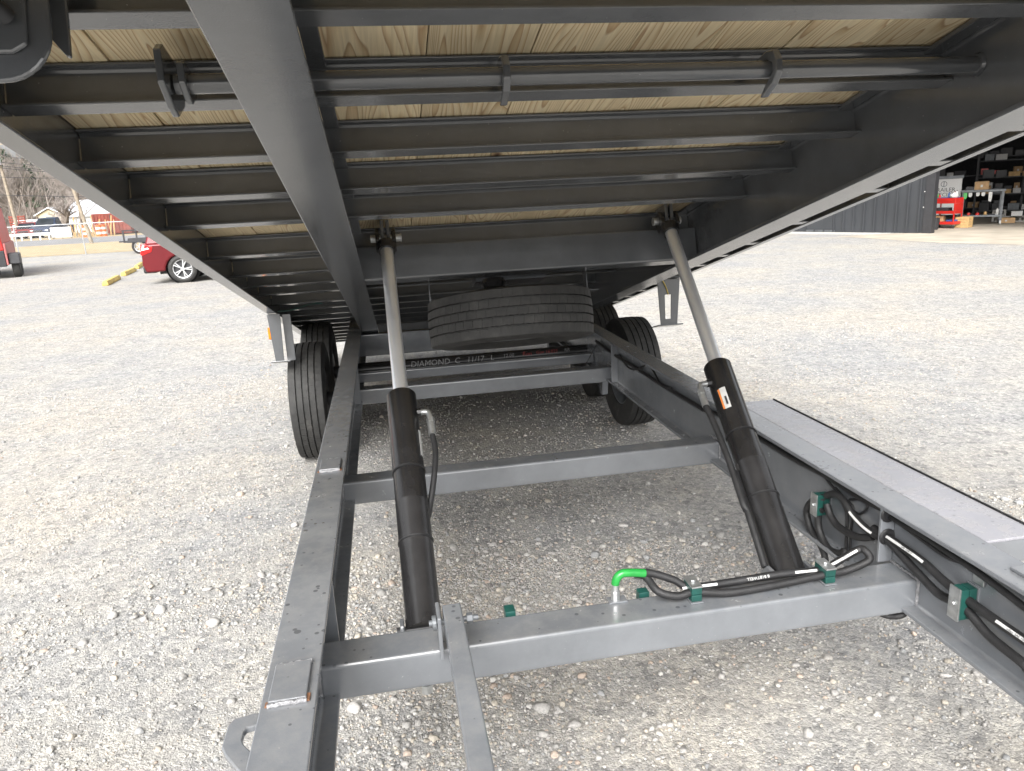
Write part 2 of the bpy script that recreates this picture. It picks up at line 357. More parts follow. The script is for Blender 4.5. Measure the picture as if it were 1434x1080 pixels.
def text_mesh(txt, size, mat, ext=.0006, shear=0.):
    cu = D.curves.new('txt', 'FONT'); cu.body = txt; cu.size = size; cu.extrude = ext; cu.shear = shear; cu.resolution_u = 2
    cu.align_x = 'CENTER'; cu.align_y = 'CENTER'
    o = D.objects.new('txt', cu); COL.objects.link(o); bpy.context.view_layer.update()
    me = D.meshes.new_from_object(o.evaluated_get(bpy.context.evaluated_depsgraph_get())); D.objects.remove(o); D.curves.remove(cu)
    me.materials.clear(); me.materials.append(M[mat]); return me
def frame(o, ex, ez):
    """matrix with x axis ex and z axis (text normal) ez"""
    ex = Vector(ex).normalized(); ez = Vector(ez); ez = (ez - ex * ez.dot(ex)).normalized(); ey = ez.cross(ex)
    mt = Matrix((ex, ey, ez)).transposed().to_4x4(); mt.translation = Vector(o); return mt
def ibeam(w, h, tf, tw):
    a, b = w / 2, tw / 2; c = .006
    return [(-a, 0), (a, 0), (a, tf), (b + c, tf), (b, tf + c), (b, h - tf - c), (b + c, h - tf), (a, h - tf), (a, h), (-a, h), (-a, h - tf), (-b - c, h - tf), (-b, h - tf - c), (-b, tf + c), (-b - c, tf), (-a, tf)]
X, Y, Z = Vector((1, 0, 0)), Vector((0, 1, 0)), Vector((0, 0, 1))

# ================================================================== SETTING
# ground sheet to the horizon
MB().add([(-1500, -200, 0), (1500, -200, 0), (1500, 2500, 0), (-1500, 2500, 0)], [(0, 1, 2, 3)]).build('gravel_ground', 'ground')['kind'] = 'structure'
def sheet(name, pts, z, mat): tag(MB().add([(x, y, z) for x, y in pts], [tuple(range(len(pts)))]).build(name, mat), kind='structure')
sheet('grass_verge', [(-120, 39.2), (-5, 38.6), (60, 38.6), (60, 56.), (-120, 53.)], .004, 'grass')
sheet('road', [(-160, 53.), (80, 57.), (80, 69), (-160, 69)], .008, 'asphalt')
sheet('yard_ground', [(-300, 69.), (120, 69.), (120, 125), (-300, 125)], .004, 'grass')
# wooded hill behind the yard
hv, hf = [], []; nx, ny = 30, 12
for j in range(ny):
    for i in range(nx):
        x = -330 + i * 18; y = 118 + j * 22; hv.append((x, y, -.5 + 7 * (1 - math.cos(min(1, j / 5) * math.pi)) / 2 + (random.random() * 1.2 if j else 0)))
for j in range(ny - 1):
    for i in range(nx - 1): hf.append((j * nx + i, j * nx + i + 1, (j + 1) * nx + i + 1, (j + 1) * nx + i))
tag(MB().add(hv, hf).build('hill', 'litter', smooth=80), kind='structure')

# loose stones lying on the lot
def value_noise(x, y, seed, sc):
    rs = np.random.RandomState(seed); g = rs.rand(64, 64); x = x * sc; y = y * sc
    xi = np.floor(x).astype(int); yi = np.floor(y).astype(int); fx = x - xi; fy = y - yi; fx = fx * fx * (3 - 2 * fx); fy = fy * fy * (3 - 2 * fy)
    q = lambda a, b: g[a % 64, b % 64]
    return (q(xi, yi) * (1 - fx) + q(xi + 1, yi) * fx) * (1 - fy) + (q(xi, yi + 1) * (1 - fx) + q(xi + 1, yi + 1) * fx) * fy
def ico(sub):
    bm = bmesh.new(); bmesh.ops.create_icosphere(bm, subdivisions=sub, radius=1.); v = np.array([x.co[:] for x in bm.verts]); f = np.array([[q.index for q in p.verts] for p in bm.faces]); bm.free(); return v, f
def pebbles():
    rs = np.random.RandomState(3); VV, FF, CC = [], [], []; off = 0
    pal = np.array([(.38, .375, .365), (.31, .32, .33), (.44, .40, .34), (.46, .37, .305), (.56, .55, .53), (.42, .41, .40), (.34, .335, .325), (.49, .47, .44)])
    def batch(n, y0, y1, dmed, sub, keep, a0=-33, a1=43):
        nonlocal off
        y = np.sqrt(rs.rand(n) * (y1 ** 2 - y0 ** 2) + y0 ** 2); ang = rs.uniform(R(a0), R(a1), n); x = y * np.tan(ang) * .95 + rs.uniform(-.4, .4, n)
        nz = .6 * value_noise(x + 40, y, 11, 1.1) + .4 * value_noise(x + 40, y, 12, 3.7)
        ok = rs.rand(n) < np.clip((nz - .26) * 3.2, .25, 1) * keep
        x, y = x[ok], y[ok]; n = len(x); d = dmed * np.exp(rs.normal(0, .38, n))
        d = np.clip(d, .004, .055)
        bv, bf = ico(sub); k = len(bv)
        p = bv[None] * (1 + rs.normal(0, .15 if sub > 1 else .22, (n, k, 1)))
        p = p * np.stack([rs.uniform(.75, 1.25, n), rs.uniform(.7, 1.1, n), rs.uniform(.5, .8, n)], 1)[:, None]
        a = rs.uniform(0, 2 * np.pi, n); t = rs.normal(0, .3, n); c, s_ = np.cos(a)[:, None], np.sin(a)[:, None]; ct, st = np.cos(t)[:, None], np.sin(t)[:, None]
        q = np.stack([p[..., 0], p[..., 1] * ct - p[..., 2] * st, p[..., 1] * st + p[..., 2] * ct], 2)
        q = np.stack([q[..., 0] * c - q[..., 1] * s_, q[..., 0] * s_ + q[..., 1] * c, q[..., 2]], 2) * (d / 2)[:, None, None]
        q[..., 0] += x[:, None]; q[..., 1] += y[:, None]; q[..., 2] += (d * rs.uniform(.0, .22, n))[:, None]
        VV.append(q.reshape(-1, 3)); FF.append((bf[None] + (np.arange(n) * k)[:, None, None] + off).reshape(-1, 3)); off += n * k
        col = (pal[rs.choice(len(pal), n, p=[.24, .12, .18, .06, .06, .18, .10, .06])] * .80 + np.array([.38, .365, .34]) * .20) * rs.uniform(.80, 1.12, (n, 1)) * .95
        CC.append(np.repeat(np.c_[col, np.ones(n)], k, 0))
    batch(50000, 1.0, 3.2, .0078, 1, 1, -42, 54); batch(4200, 1.0, 3.4, .0170, 2, 1, -42, 54)
    batch(62000, 3.0, 8.0, .0092, 1, 1); batch(900, 3.2, 8., .018, 2, 1); batch(9000, 7.8, 13., .012, 1, .8, -28, 36)
    V_, F_, C_ = np.concatenate(VV), np.concatenate(FF), np.concatenate(CC)
    me = D.meshes.new('loose_gravel'); me.vertices.add(len(V_)); me.vertices.foreach_set('co', V_.ravel().astype(np.float32))
    me.loops.add(F_.size); me.loops.foreach_set('vertex_index', F_.ravel().astype(np.int32)); me.polygons.add(len(F_))
    me.polygons.foreach_set('loop_start', np.arange(0, F_.size, 3, dtype=np.int32)); me.polygons.foreach_set('use_smooth', np.ones(len(F_), dtype=bool))
    at = me.attributes.new('tint', 'FLOAT_COLOR', 'POINT'); at.data.foreach_set('color', C_.ravel().astype(np.float32))
    me.update(calc_edges=True); me.materials.append(M['pebble'])
    tag(link('loose_gravel', me), 'loose grey and tan gravel stones strewn over the lot', 'gravel', kind='stuff')
pebbles()

# ================================================================== THE TRAILER
TR = tag(empty('tilt_deck_trailer', (.58, 3.6, 0)), 'grey steel tilt deck trailer with its deck raised on two hydraulic cylinders', 'trailer')
def part(mb, name, mat='paint', parent=TR, mw=None, smooth=None, bevel=.0025, seg=2): return mb.build(name, mat, parent, mw, smooth, bevel, seg)

# --- lower frame
ZT, ZB = .78, .505
FL, FR = -.256, 1.408
BEAM = ibeam(.105, ZT - ZB, .013, .010)
beamL = part(MB().prism(BEAM, (FL, -1.3, ZB), X, Z, (0, 8.2, 0)), 'frame_beam')
beamR = part(MB().prism(BEAM, (FR, -1.3, ZB), X, Z, (0, 8.2, 0)), 'frame_beam')
def rtube(x0, x1, y0, y1, z0, z1, name='cross_tube', bevel=.009): return part(MB().box(x0, x1, y0, y1, z0, z1), name, bevel=bevel, seg=3)
WL, WR = FL + .006, FR - .006
C1 = (1.645, 1.760, .497, .597)
tube1 = rtube(WL, WR, *C1)
rtube(WL, WR, 2.90, 3.00, .494, .594); rtube(WL, WR, 4.47, 4.57, .494, .590); rtube(WL, WR, 4.90, 4.96, .53, .596)
rtube(WL, WR, 5.56, 5.64, .575, .742); rtube(WL, WR, -.9, -.8, .497, .597); rtube(WL, WR, 6.7, 6.8, .53, .63)
# weld beads at tube ends
def bead(pts, r=.005, par=TR): part(MB().tube([Vector(p) + Vector((random.uniform(-.0015, .0015),) * 3) for p in pts], r, 6), 'weld_bead', 'weld', par, bevel=0, smooth=60)
def lin(a, b, n=14): a, b = Vector(a), Vector(b); return [a.lerp(b, i / n) for i in range(n + 1)]
for y0, y1 in ((1.645, 1.760), (2.90, 3.0), (4.47, 4.57)):
    bead(lin((WR - .001, y0, .50), (WR - .001, y0, .594))); bead(lin((WR - .001, y0, .597), (WR - .001, y1, .597)))
    bead(lin((WL + .001, y0, .50), (WL + .001, y0, .594)))
# stiffener plates between the flanges of both beams
def gusset(x0, x1, y): return part(MB().box(x0, x1, y, y + .010, ZB + .0135, ZT - .0135), 'stiffener', bevel=.0015)
gusset(FL + .006, FL + .048, 1.80); gusset(FL + .006, FL + .048, 4.4); gusset(FR - .048, FR - .006, 4.36)
gusset(FL - .048, FL - .006, 4.36); gusset(FL - .048, FL - .006, 1.8)
# flange pads, welded on
for (cx, cy, hx, hy) in ((-.2570, 1.335, .036, .060), (-.2560, 2.60, .036, .055)):
    p = part(MB().box(cx - hx, cx + hx, cy - hy, cy + hy, ZT + .0005, ZT + .010), 'flange_pad', bevel=.002)
    bead(lin((cx - hx, cy - hy - .002, ZT + .003), (cx + hx, cy - hy - .002, ZT + .003)), .0055, p)
    bead(lin((cx - hx, cy + hy + .001, ZT + .004), (cx + hx, cy + hy + .001, ZT + .004)), .005, p)
    part(MB().box(cx + hx - .002, cx + hx + .006, cy - hy - .004, cy - hy + .018, ZT + .0005, ZT + .0045), 'rust_spot', 'rust', p, bevel=.001)
    part(MB().box(cx - hx - .006, cx - hx + .002, cy - hy - .006, cy - hy + .008, ZT + .0005, ZT + .0040), 'rust_spot', 'rust', p, bevel=.001)
part(MB().box(1.40, 1.46, 1.10, 1.36, ZT + .0005, ZT + .009), 'flange_pad', bevel=.002)
# tie-down ring, a flat plate loop welded to the outer face of the left beam
oo = [(0, .11), (-.020, .115), (-.058, .106), (-.066, .088), (-.066, .030), (-.056, .008), (-.02, -.045), (0, -.055)]
ii = [(0, .075), (-.010, .077), (-.028, .074), (-.032, .066), (-.032, .044), (-.027, .030), (-.008, .004), (0, 0)]
part(MB().ringplate(oo, ii, (-.309, 1.20, .728), X, Y, (0, 0, .014)), 'tie_down_ring', bevel=.003)
# step plate carried on the outside of the right beam
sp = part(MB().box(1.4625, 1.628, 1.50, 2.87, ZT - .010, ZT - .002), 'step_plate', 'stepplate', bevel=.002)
part(MB().box(1.6285, 1.634, 1.50, 2.87, ZT - .030, ZT + .002), 'edge_trim', 'rubber', sp, bevel=.001)
part(MB().box(1.618, 1.628, 1.502, 2.868, ZT - .075, ZT - .0105), 'lip', 'paint', sp, bevel=.0015)
part(MB().box(1.464, 1.617, 2.86, 2.868, ZT - .075, ZT - .0105), 'lip', 'paint', sp, bevel=.0015)
part(MB().box(1.464, 1.617, 1.502, 1.51, ZT - .075, ZT - .0105), 'lip', 'paint', sp, bevel=.0015)
# safety prop bar pinned beside the left cylinder foot
pb = part(MB().box(.066, .113, -.15, 1.655, .672, .72), 'prop_bar', bevel=.005, seg=3)
pbolt = part(MB().tube([(.03, 1.625, .690), (.152, 1.625, .690)], .0075, 10), 'pivot_bolt', 'steelgrey', pb, bevel=0, smooth=40)
part(MB().tube([(.123, 1.625, .690), (.138, 1.625, .690)], .014, 6), 'nut', 'steelgrey', pb, bevel=.001)
part(MB().tube([(.038, 1.625, .690), (.048, 1.625, .690)], .018, 16), 'washer', 'steelgrey', pb, bevel=.001)
part(MB().box(.050, .060, 1.60, 1.68, .598, .715), 'pivot_lug', 'paint', pb, bevel=.003)
# pivot shaft with chalk marks
shaft = part(MB().tube([(WL, 5.12, .572), (WR, 5.12, .572)], .048, 24), 'pivot_shaft', 'black', smooth=40, bevel=0)
def chalk(txt, x, size, mat, dz=0.):
    o = link('chalk_mark', text_mesh(txt, size, mat, .0004, .15), shaft, frame((x, 5.12 - .0485 * math.cos(.35) , .572 + .0485 * math.sin(.35) + dz), X, (0, -math.cos(.35), math.sin(.35)))); return o
chalk('DIAMOND', .26, .058, 'chalkw'); chalk('C', .45, .058, 'chalkw'); chalk('11/17', .58, .054, 'chalkw'); chalk('L', .70, .054, 'chalkw'); chalk('12.00', .82, .036, 'chalkw', .006); chalk('Ron', .955, .042, 'chalkr', .008); chalk('Gov 16.025', 1.10, .034, 'chalkr', .010); chalk('RR', 1.25, .034, 'chalkw', .012)

# --- axles and wheels
TYRE_R, TYRE_W = .40, .235
def tyre_mesh():
    hw = TYRE_W / 2; prof = []     # (axial, radius, rib) rib: -1 groove floor, 0 side, 1 shoulder rib, 2 inner rib
    side = [(.075, .232), (.094, .245), (.108, .272), (hw, .312), (hw - .001, .345), (.110, .372)]
    prof += [(-a, r, 0) for a, r in side]
    edges = [-.103, -.066, -.057, -.0245, -.0155, .0155, .0245, .057, .066, .103]
    crown = lambda a: TYRE_R - .55 * a * a
    prof.append((-.107, .388, 1)); 
    for i in range(0, 10, 2):
        a, b = edges[i], edges[i + 1]; rib = 1 if i in (0, 8) else 2
        prof += [(a, crown(a), rib), (b, crown(b), rib)]
        if i < 8: prof += [(b + .0012, crown(b) - .015, -1), (edges[i + 2] - .0012, crown(b) - .015, -1)]
    prof.append((.107, .388, 1)); prof += [(a, r, 0) for a, r in side[::-1]]
    P = 54; ang = []
    for k in range(P):
        for q, rec in ((0, 0), (.30, 0), (.58, 0), (.965, 0), (.968, 1), (.99, 1)): ang.append(((k + q) / P * 2 * math.pi, rec, k))
    vs, fs = [], []; n = len(prof)
    for q, (t, rec, k) in enumerate(ang):
        for i, (a, r, rib) in enumerate(prof):
            if rib == 2 and rec: r -= .0016
            if rib == 1 and rec and abs(a) > .1: r -= .0016
            if rib in (1, 2) and abs(a) < .1: a += .0011 * (1 if q % 2 else -1)
            ph = (0, .37, .71, .18, .55)[min(4, max(0, int((a + .109) / .0437)))] * 2 * math.pi / P
            vs.append((a, r * math.cos(t + ph), r * math.sin(t + ph)))
    L = len(ang)
    for q in range(L):
        q2 = (q + 1) % L
        for i in range(n - 1): fs.append((q * n + i, q2 * n + i, q2 * n + i + 1, q * n + i + 1))
    mb = MB(); mb.v, mb.f = vs, fs; return mb.mesh('tyre', 'tyre', 28)
def rim_mesh(mat):
    mb = MB()
    out = [(-.085, .232), (-.088, .245), (-.080, .246), (-.076, .226), (-.05, .205), (.03, .200), (.07, .224), (.076, .246), (.088, .245), (.085, .228), (.060, .215), (.052, .19), (.058, .15), (.03, .10), (.03, .0)]
    mb.lathe(out, (0, 0, 0), X, 40)
    inn = [(-.085, .232), (-.070, .215), (-.04, .196), (.02, .192), (.02, .1), (.02, .0)]
    mb.lathe(inn, (0, 0, 0), X, 40)
    for k in range(8): mb.tube([(.03, .07 * math.cos(k * .785), .07 * math.sin(k * .785)), (.055, .07 * math.cos(k * .785), .07 * math.sin(k * .785))], .012, 6)
    return mb.mesh('wheel', mat, 35)
TY = tyre_mesh(); RIM = rim_mesh('steelgrey')
hub = MB().lathe([(0, .0), (0, .075), (.10, .07), (.14, .05), (.15, .0)], (0, 0, 0), X, 24).mesh('hub', 'darksteel', 35)
drum = MB().lathe([(-.10, .0), (-.10, .15), (-.01, .15), (0, .0)], (0, 0, 0), X, 28).mesh('brake_drum', 'darksteel', 35)
for y in (5.10, 5.93):
    ax = part(MB().tube([(-.50, y, .395), (1.66, y, .395)], .048, 16), 'axle', 'darksteel', smooth=40, bevel=0)
    for x, s in ((-.567, -1), (1.735, 1)):
        mw = Matrix.Translation((x, y, TYRE_R - .004)) @ Matrix.Rotation(0 if s > 0 else math.pi, 4, 'Z') @ Matrix.Rotation(random.random() * 6, 4, 'X')
        wh = link('wheel', RIM, TR, mw); link('tyre', TY, wh, mw); link('hub', hub, wh, mw); link('brake_drum', drum, wh, mw)
for x in (FL, FR):
    for y in (4.70, 5.51, 6.35): part(MB().prism([(-.05, 0), (.05, 0), (.03, -.15), (-.03, -.15)], (x - .02, y, ZB - .002), Y, Z, (.04, 0, 0)), 'spring_hanger', bevel=.003)
    for y in (5.10, 5.93):
        part(MB().tube(smooth_path([(x, y - .36, .40), (x, y, .445), (x, y + .36, .40)], 8), .028, 4), 'leaf_spring', 'darksteel', bevel=0)

# --- raised deck (deck coordinates)
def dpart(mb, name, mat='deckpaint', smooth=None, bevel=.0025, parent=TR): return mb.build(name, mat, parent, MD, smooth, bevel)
DBEAM = ibeam(.122, .246, .012, .009)
dbL = dpart(MB().prism(DBEAM, (-.145, 1.0, 0), X, Z, (0, 5.08, 0)), 'deck_beam')
dbR = dpart(MB().prism(DBEAM, (1.438, 1.0, 0), X, Z, (0, 4.55, 0)), 'deck_beam')
dpart(MB().box(-.735, 2.07, .945, .998, .03, .246), 'added_sun_block')  # unseen bar, added to keep the sun off the latch
lug = dpart(MB().box(-.150, -.085, 5.95, 6.08, -.055, -.001), 'pivot_block', bevel=.003)
S0, S1 = 1.0, 8.50
RAIL = [(0, 0), (.060, 0), (.060, .008), (.008, .008), (.008, .124), (.060, .124), (.060, .132), (0, .132)]
LRAIL = [(0, 0), (.055, 0), (.055, .008), (.008, .008), (.008, .192), (.055, .192), (.055, .20), (0, .20)]
dpart(MB().prism(LRAIL, (-.741, S0, .087), X, Z, (0, S1 - S0, 0)), 'side_rail')
dpart(MB().prism([(-min(a, .038), b) for a, b in RAIL], (2.076, S0, .157), X, Z, (0, S1 - S0, 0)), 'side_rail')
# rub rail and stake pockets outside
for x0, x1 in ((-.800, -.790), (2.125, 2.135)): dpart(MB().box(x0, x1, S0, S1, .225, .280), 'rub_rail')
for s in np.arange(1.1, 8.3, .7):
    for x0, x1 in ((-.789, -.742), (2.077, 2.124)): dpart(MB().box(x0, x1, s, s + .08, .205, .288), 'stake_pocket')
# cross members, small I sections between and outside the beams
CM = [1.002, 1.388, 1.748, 2.112, 2.466, 2.823, 3.392, 3.880, 4.236, 4.565, 5.02, 5.34, 5.70, 6.05, 6.40, 6.75, 7.10, 7.45, 7.80, 8.15, 8.44]
CI = ibeam(.056, .086, .006, .005)
XA, XB, XC, XD = -.731, -.1505, 1.4325, 2.067
for s in CM:
    for x0, x1 in ((XA, -.1501), (-.1399, 1.4329), (1.4431, XD)):
        dpart(MB().prism(CI, (x0, s + .028, .160), Y, Z, (x1 - x0, 0, 0)), 'crossmember', bevel=.0015)
# deck planks
pe = [-.7325, -.520, -.305, -.093, .134, .370, .597, .785, .985, 1.190, 1.410, 1.630, 1.850, 2.0675]
for a, b in zip(pe[:-1], pe[1:]):
    g = random.uniform(.0002, .0004)
    w_ = b - a; q0 = .0002; g = random.uniform(.0010, .0022)
    mb = MB().prism([(g, .0), (w_ - g, .0), (w_ - g, .02), (w_ - q0, .022), (w_ - q0, .038), (q0, .038), (q0, .022), (g, .02)], (a, S0, .2475 + random.uniform(.0005, .0025)), X, Z, (0, S1 - S0, 0))
    dpart(mb, 'plank', 'wood', bevel=.0015)
dpart(MB().prism([(0, 0), (.016, .003), (.020, -.012), (.006, -.016)], (-.315, 1.42, .248), X, Z, (.05, .32, 0)), 'bark_edge', 'bark', bevel=0)
st = link('grade_stamp', text_mesh('2 NO. 1', .030, 'ink', .0002), TR, MD @ frame((.475, 1.93, .2472), (-1, .08, 0), (0, 0, -1)))
# lift crossbar under the crossmember
lb = dpart(MB().box(-.138, 1.431, 3.335, 3.46, .008, .156), 'lift_crossbar', bevel=.008)
# rack pipe with hooks
pipe = dpart(MB().tube([(-.375, 1.672, .163), (1.4325, 1.672, .163)], .0195, 20), 'pipe', smooth=40, bevel=0)
dpart(MB().lathe([(-.008, .0195), (-.008, .024), (0, .028)], (1.432, 1.672, .163), X, 20), 'weld_collar', 'deckpaint', smooth=50, bevel=0)
hk = [(.085, .042), (.0, .044), (-.030, .034), (-.042, .008), (-.038, -.018), (-.015, -.036), (.03, -.048), (.044, -.044), (.02, -.028), (-.02, -.010), (-.02, .008), (.0, .022), (.085, .024)]
for x in (.280, .890): dpart(MB().prism([(p[0], p[1]) for p in hk], (x, 1.665, .158), Y, Z, (.016, 0, 0)), 'pipe_hook', bevel=.003)
lp = [(.085, .058), (-.05, .060), (-.072, .040), (-.060, -.018), (.0, -.046), (.03, -.052), (.085, -.01)]
for x in (-.392, -.360): dpart(MB().prism(lp if x < -.37 else [(a * .62, b * .62) for a, b in lp], (x, 1.665, .158), Y, Z, (.014, 0, 0)), 'pipe_bracket', bevel=.003)
# deck latch bracket hanging at the left front
rp = [(-.735, .235), (-.735, .012), (-.60, .012)] + [(-.520 + .07 * math.sin(a), .084 - .072 * math.cos(a)) for a in [k * R(90) / 8 for k in range(9)]] + [(-.450, .235)]
lat = dpart(MB().prism(rp, (0, 1.294, 0), X, Z, (0, .010, 0)), 'latch_bracket', bevel=.004)
dpart(MB().prism([(-.72, .225), (-.72, .050), (-.50, .050), (-.480, .062), (-.476, .225)], (0, 1.285, 0), X, Z, (0, .0085, 0)), 'cover_plate', bevel=.004, parent=lat)
dpart(MB().tube([(-.60, 1.262, .20), (-.508, 1.262, .105), (-.500, 1.280, .098)], .013, 14), 'latch_rod', 'darksteel', smooth=40, bevel=0, parent=lat)
dpart(MB().prism([(-.60, .235), (-.520, .167), (-.451, .072), (-.446, .072), (-.444, .235)], (0, 1.347, 0), X, Z, (0, .010, 0)), 'latch_gusset', bevel=.002, parent=lat)

# drop brackets with marker lamps
q = Vector((0, -.25, .97)); NB = .156
b1 = Vector((-.705, 4.88, .085))
lbk = dpart(MB().prism([(-.040, 0), (.040, 0), (.030, -.30), (-.022, -.30)], b1, X, q, (0, .007, 0)), 'drop_bracket')
dpart(MB().prism([(0, 0), (.052, 0), (.052, -.30), (.0, -.30)], b1 + Vector((.044, .05, 0)), X, q, (0, .007, 0)), 'side_plate', parent=lbk)
dpart(MB().obox(b1 + q * -.12 + Vector((-.039, .02, 0)), X, Y, q, .008, .02, .038), 'marker_lamp', 'amber', parent=lbk, bevel=.004)
dpart(MB().obox(b1 + q * -.305 + Vector((.01, .05, 0)), X, Y, q, .060, .055, .0045), 'foot_plate', parent=lbk)
# right one: two uprights with an open window between
b0 = Vector((1.985, 5.10, NB))
rb_ = dpart(MB().ringplate([(-.088, 0), (.082, 0), (.066, -.325), (-.060, -.325)], [(-.030, -.11), (.016, -.11), (.016, -.285), (-.024, -.285)], b0, X, q, (0, .008, 0)), 'drop_bracket')
dpart(MB().prism([(0, 0), (.11, 0), (.095, -.325), (.0, -.325)], b0 + Vector((.060, .008, 0)), Y, q, (.006, 0, 0)), 'side_plate', parent=rb_)
dpart(MB().obox(b0 + q * -.330 + Vector((.01, .05, 0)), X, Y, q, .095, .066, .0045), 'foot_plate', parent=rb_)
dpart(MB().tube(smooth_path([b0 + Vector((-.06, -.02, 0)), b0 + q * -.05 + Vector((-.03, -.012, 0)), b0 + q * -.11 + Vector((-.005, -.004, 0))]), .004, 6), 'lamp_wire', 'wire', parent=rb_, bevel=0, smooth=50)
dpart(MB().tube(smooth_path([(-.68, 4.9, .10), (-.60, 4.95, .11), (-.50, 5.05, .15), (-.42, 5.1, .158)]), .0035, 6), 'lamp_wire', 'green', bevel=0)
# pale lashing rope behind the crossbar
dpart(MB().tube(smooth_path([(-.09, 3.55, .03), (.2, 3.60, .05), (.45, 3.62, .07), (.55, 3.65, .10)]), .005, 6), 'wiring_strand', 'wire', bevel=0)
# spare carrier hangers
for x in (.20, .97): dpart(MB().prism([(0, .16), (.006, .16), (.006, -.06), (.06, -.06), (.06, -.066), (0, -.066)], (x, 3.62, 0), X, Z, (0, .07, 0)), 'spare_hanger')
dpart(MB().box(.42, .76, 3.56, 3.74, .005, .15), 'spare_carrier')
dpart(MB().lathe([(0, .0), (0, .05), (.02, .06), (.04, .05), (.05, .0)], (.50, 3.54, -.03), Z, 14), 'winch_knob', 'black', smooth=40, bevel=0)

# --- hydraulic cylinders
def hyd(base, top, frac, flip):
    base, top = Vector(base), Vector(top); d = (top - base).normalized(); L = (top - base).length
    p = base + d * (L * frac); rB = .051
    cy = part(MB().lathe([(-.0, .0), (-.0, rB), (.40, rB), (.402, rB + .0006), (.404, rB), (L * frac - .004, rB), (L * frac, rB - .003), (L * frac, .034), (L * frac - .006, .032), (L * frac - .006, 0)], base, d, 40), 'hydraulic_cylinder', 'black', smooth=40, bevel=0)
    part(MB().lathe([(L * frac - .02, .026), (L - .04, .026), (L - .04, 0)], base, d, 32), 'piston_rod', 'chrome', cy, smooth=40, bevel=0)
    # rod end: collar, eye between two lugs, pin
    part(MB().lathe([(L - .085, .027), (L - .085, .035), (L - .055, .042), (L - .045, .042), (L - .045, 0)], base, d, 24), 'rod_collar', 'black', cy, smooth=40, bevel=0)
    ev = d.cross(X).normalized()
    for sx in (-1, 1):
        pr = [(-.034, -.05), (.034, -.05), (.040, .0), (.03, .030), (0, .042), (-.03, .030), (-.040, 0)]
        part(MB().prism(pr, top + X * (sx * .034 - .008), ev, d, X * .016), 'clevis', 'black', cy, bevel=.003)
        part(MB().prism([(-.035, .07), (-.035, -.03), (.0, -.045), (.035, -.03), (.09, .02), (.09, .07)], top + X * (sx * .012 - .007) + Vector((0, 0, 0)), Vector((0, math.cos(T), -math.sin(T))), Vector((0, math.sin(T), math.cos(T))), X * .014), 'mounting_lug', 'deckpaint', cy, bevel=.003)
    part(MB().tube([top - X * .062, top + X * .062], .016, 14), 'clevis_pin', 'zinc', cy, smooth=40, bevel=0)
    part(MB().lathe([(0, .0), (0, .018), (.004, .018), (.006, .0)], top + X * .062 * (1 if flip > 0 else -1), X * (1 if flip > 0 else -1), 12), 'pin_clip', 'zinc', cy, bevel=0)
    # foot lugs down to the cross tube
    for sx in (-1, 1):
        part(MB().prism([(-.03, -.07), (.05, -.07), (.05, .02), (.02, .05), (-.02, .05), (-.03, .03)], base + X * (sx * .060 - .006) + Vector((0, 0, -.02)), Y, Z, X * .012), 'foot_lug', 'paint', cy, bevel=.003)
    part(MB().tube([base - X * .075, base + X * .075], .014, 12), 'foot_pin', 'darksteel', cy, smooth=40, bevel=0)
    for t in (.32, .62):
        part(MB().lathe([(-.0025, rB), (-.0025, rB + .003), (.0025, rB + .003), (.0025, rB)], base + d * (L * frac * t), d, 32), 'zip_tie', 'rubber', cy, smooth=40, bevel=0)
    return cy, base, top, d, p
lc = hyd((.020, 1.835, .545), dk(.018, 3.25, .168), .495, 1)
rc = hyd((1.125, 1.845, .545), dk(1.262, 3.25, .172), .495, -1)
def fitting(cyl, at, side):
    cy, base, top, d, p = cyl; a = Vector(at)
    # port block, elbow, ferrule
    part(MB().tube([a - X * side * .035, a], .014, 8), 'hose_port', 'black', cy, smooth=30, bevel=0)
    dn_ = -d
    el = smooth_path([a - X * side * .002, a + X * side * .016, a + X * side * .026 + dn_ * .008, a + X * side * .030 + dn_ * .030], 5)
    part(MB().tube(el, .0105, 10), 'elbow_fitting', 'zinc', cy, smooth=40, bevel=0)
    e = Vector(el[-1]); part(MB().tube([e, e + dn_ * .018], .0145, 6), 'hex_nut', 'zinc', cy, bevel=.001)
    part(MB().tube([e + dn_ * .018, e + dn_ * .07], .0125, 14), 'ferrule', 'zinc', cy, smooth=40, bevel=0)
    return e + dn_ * .07
ld, rd = lc[3], rc[3]
lf = fitting(lc, lc[4] - ld * .075 + X * .060 - Y * .01, 1)
rf = fitting(rc, rc[4] - rd * .075 - X * .066 - Y * .01, -1)
def hose(name, pts, r=.011, mat='rubber', par=TR, k=6): return part(MB().tube(smooth_path(pts, k), r, 12), name, mat, par, smooth=60, bevel=0)
hose('hose', [lf, lf - ld * .06 + X * .003, lf - ld * .12 - X * .004, lf - ld * .19 - X * .016 + Y * .01, lf - ld * .26 - X * .030 + Y * .03, lf - ld * .34 - X * .050 + Y * .055, lc[1] + ld * .40 + X * .03 + Y * .06, lc[1] + ld * .20 + X * .02 + Y * .062, lc[1] + ld * .05 + X * .02 + Y * .062], .0095)
hose('hose', [rf, rf - rd * .10 + X * .012, rf - rd * .25 + X * .020, rf - rd * .42 + X * .022, rc[1] + rd * .38 - X * .064, rc[1] + rd * .16 - X * .066, rc[1] + rd * .03 - X * .064 + Y * .01])
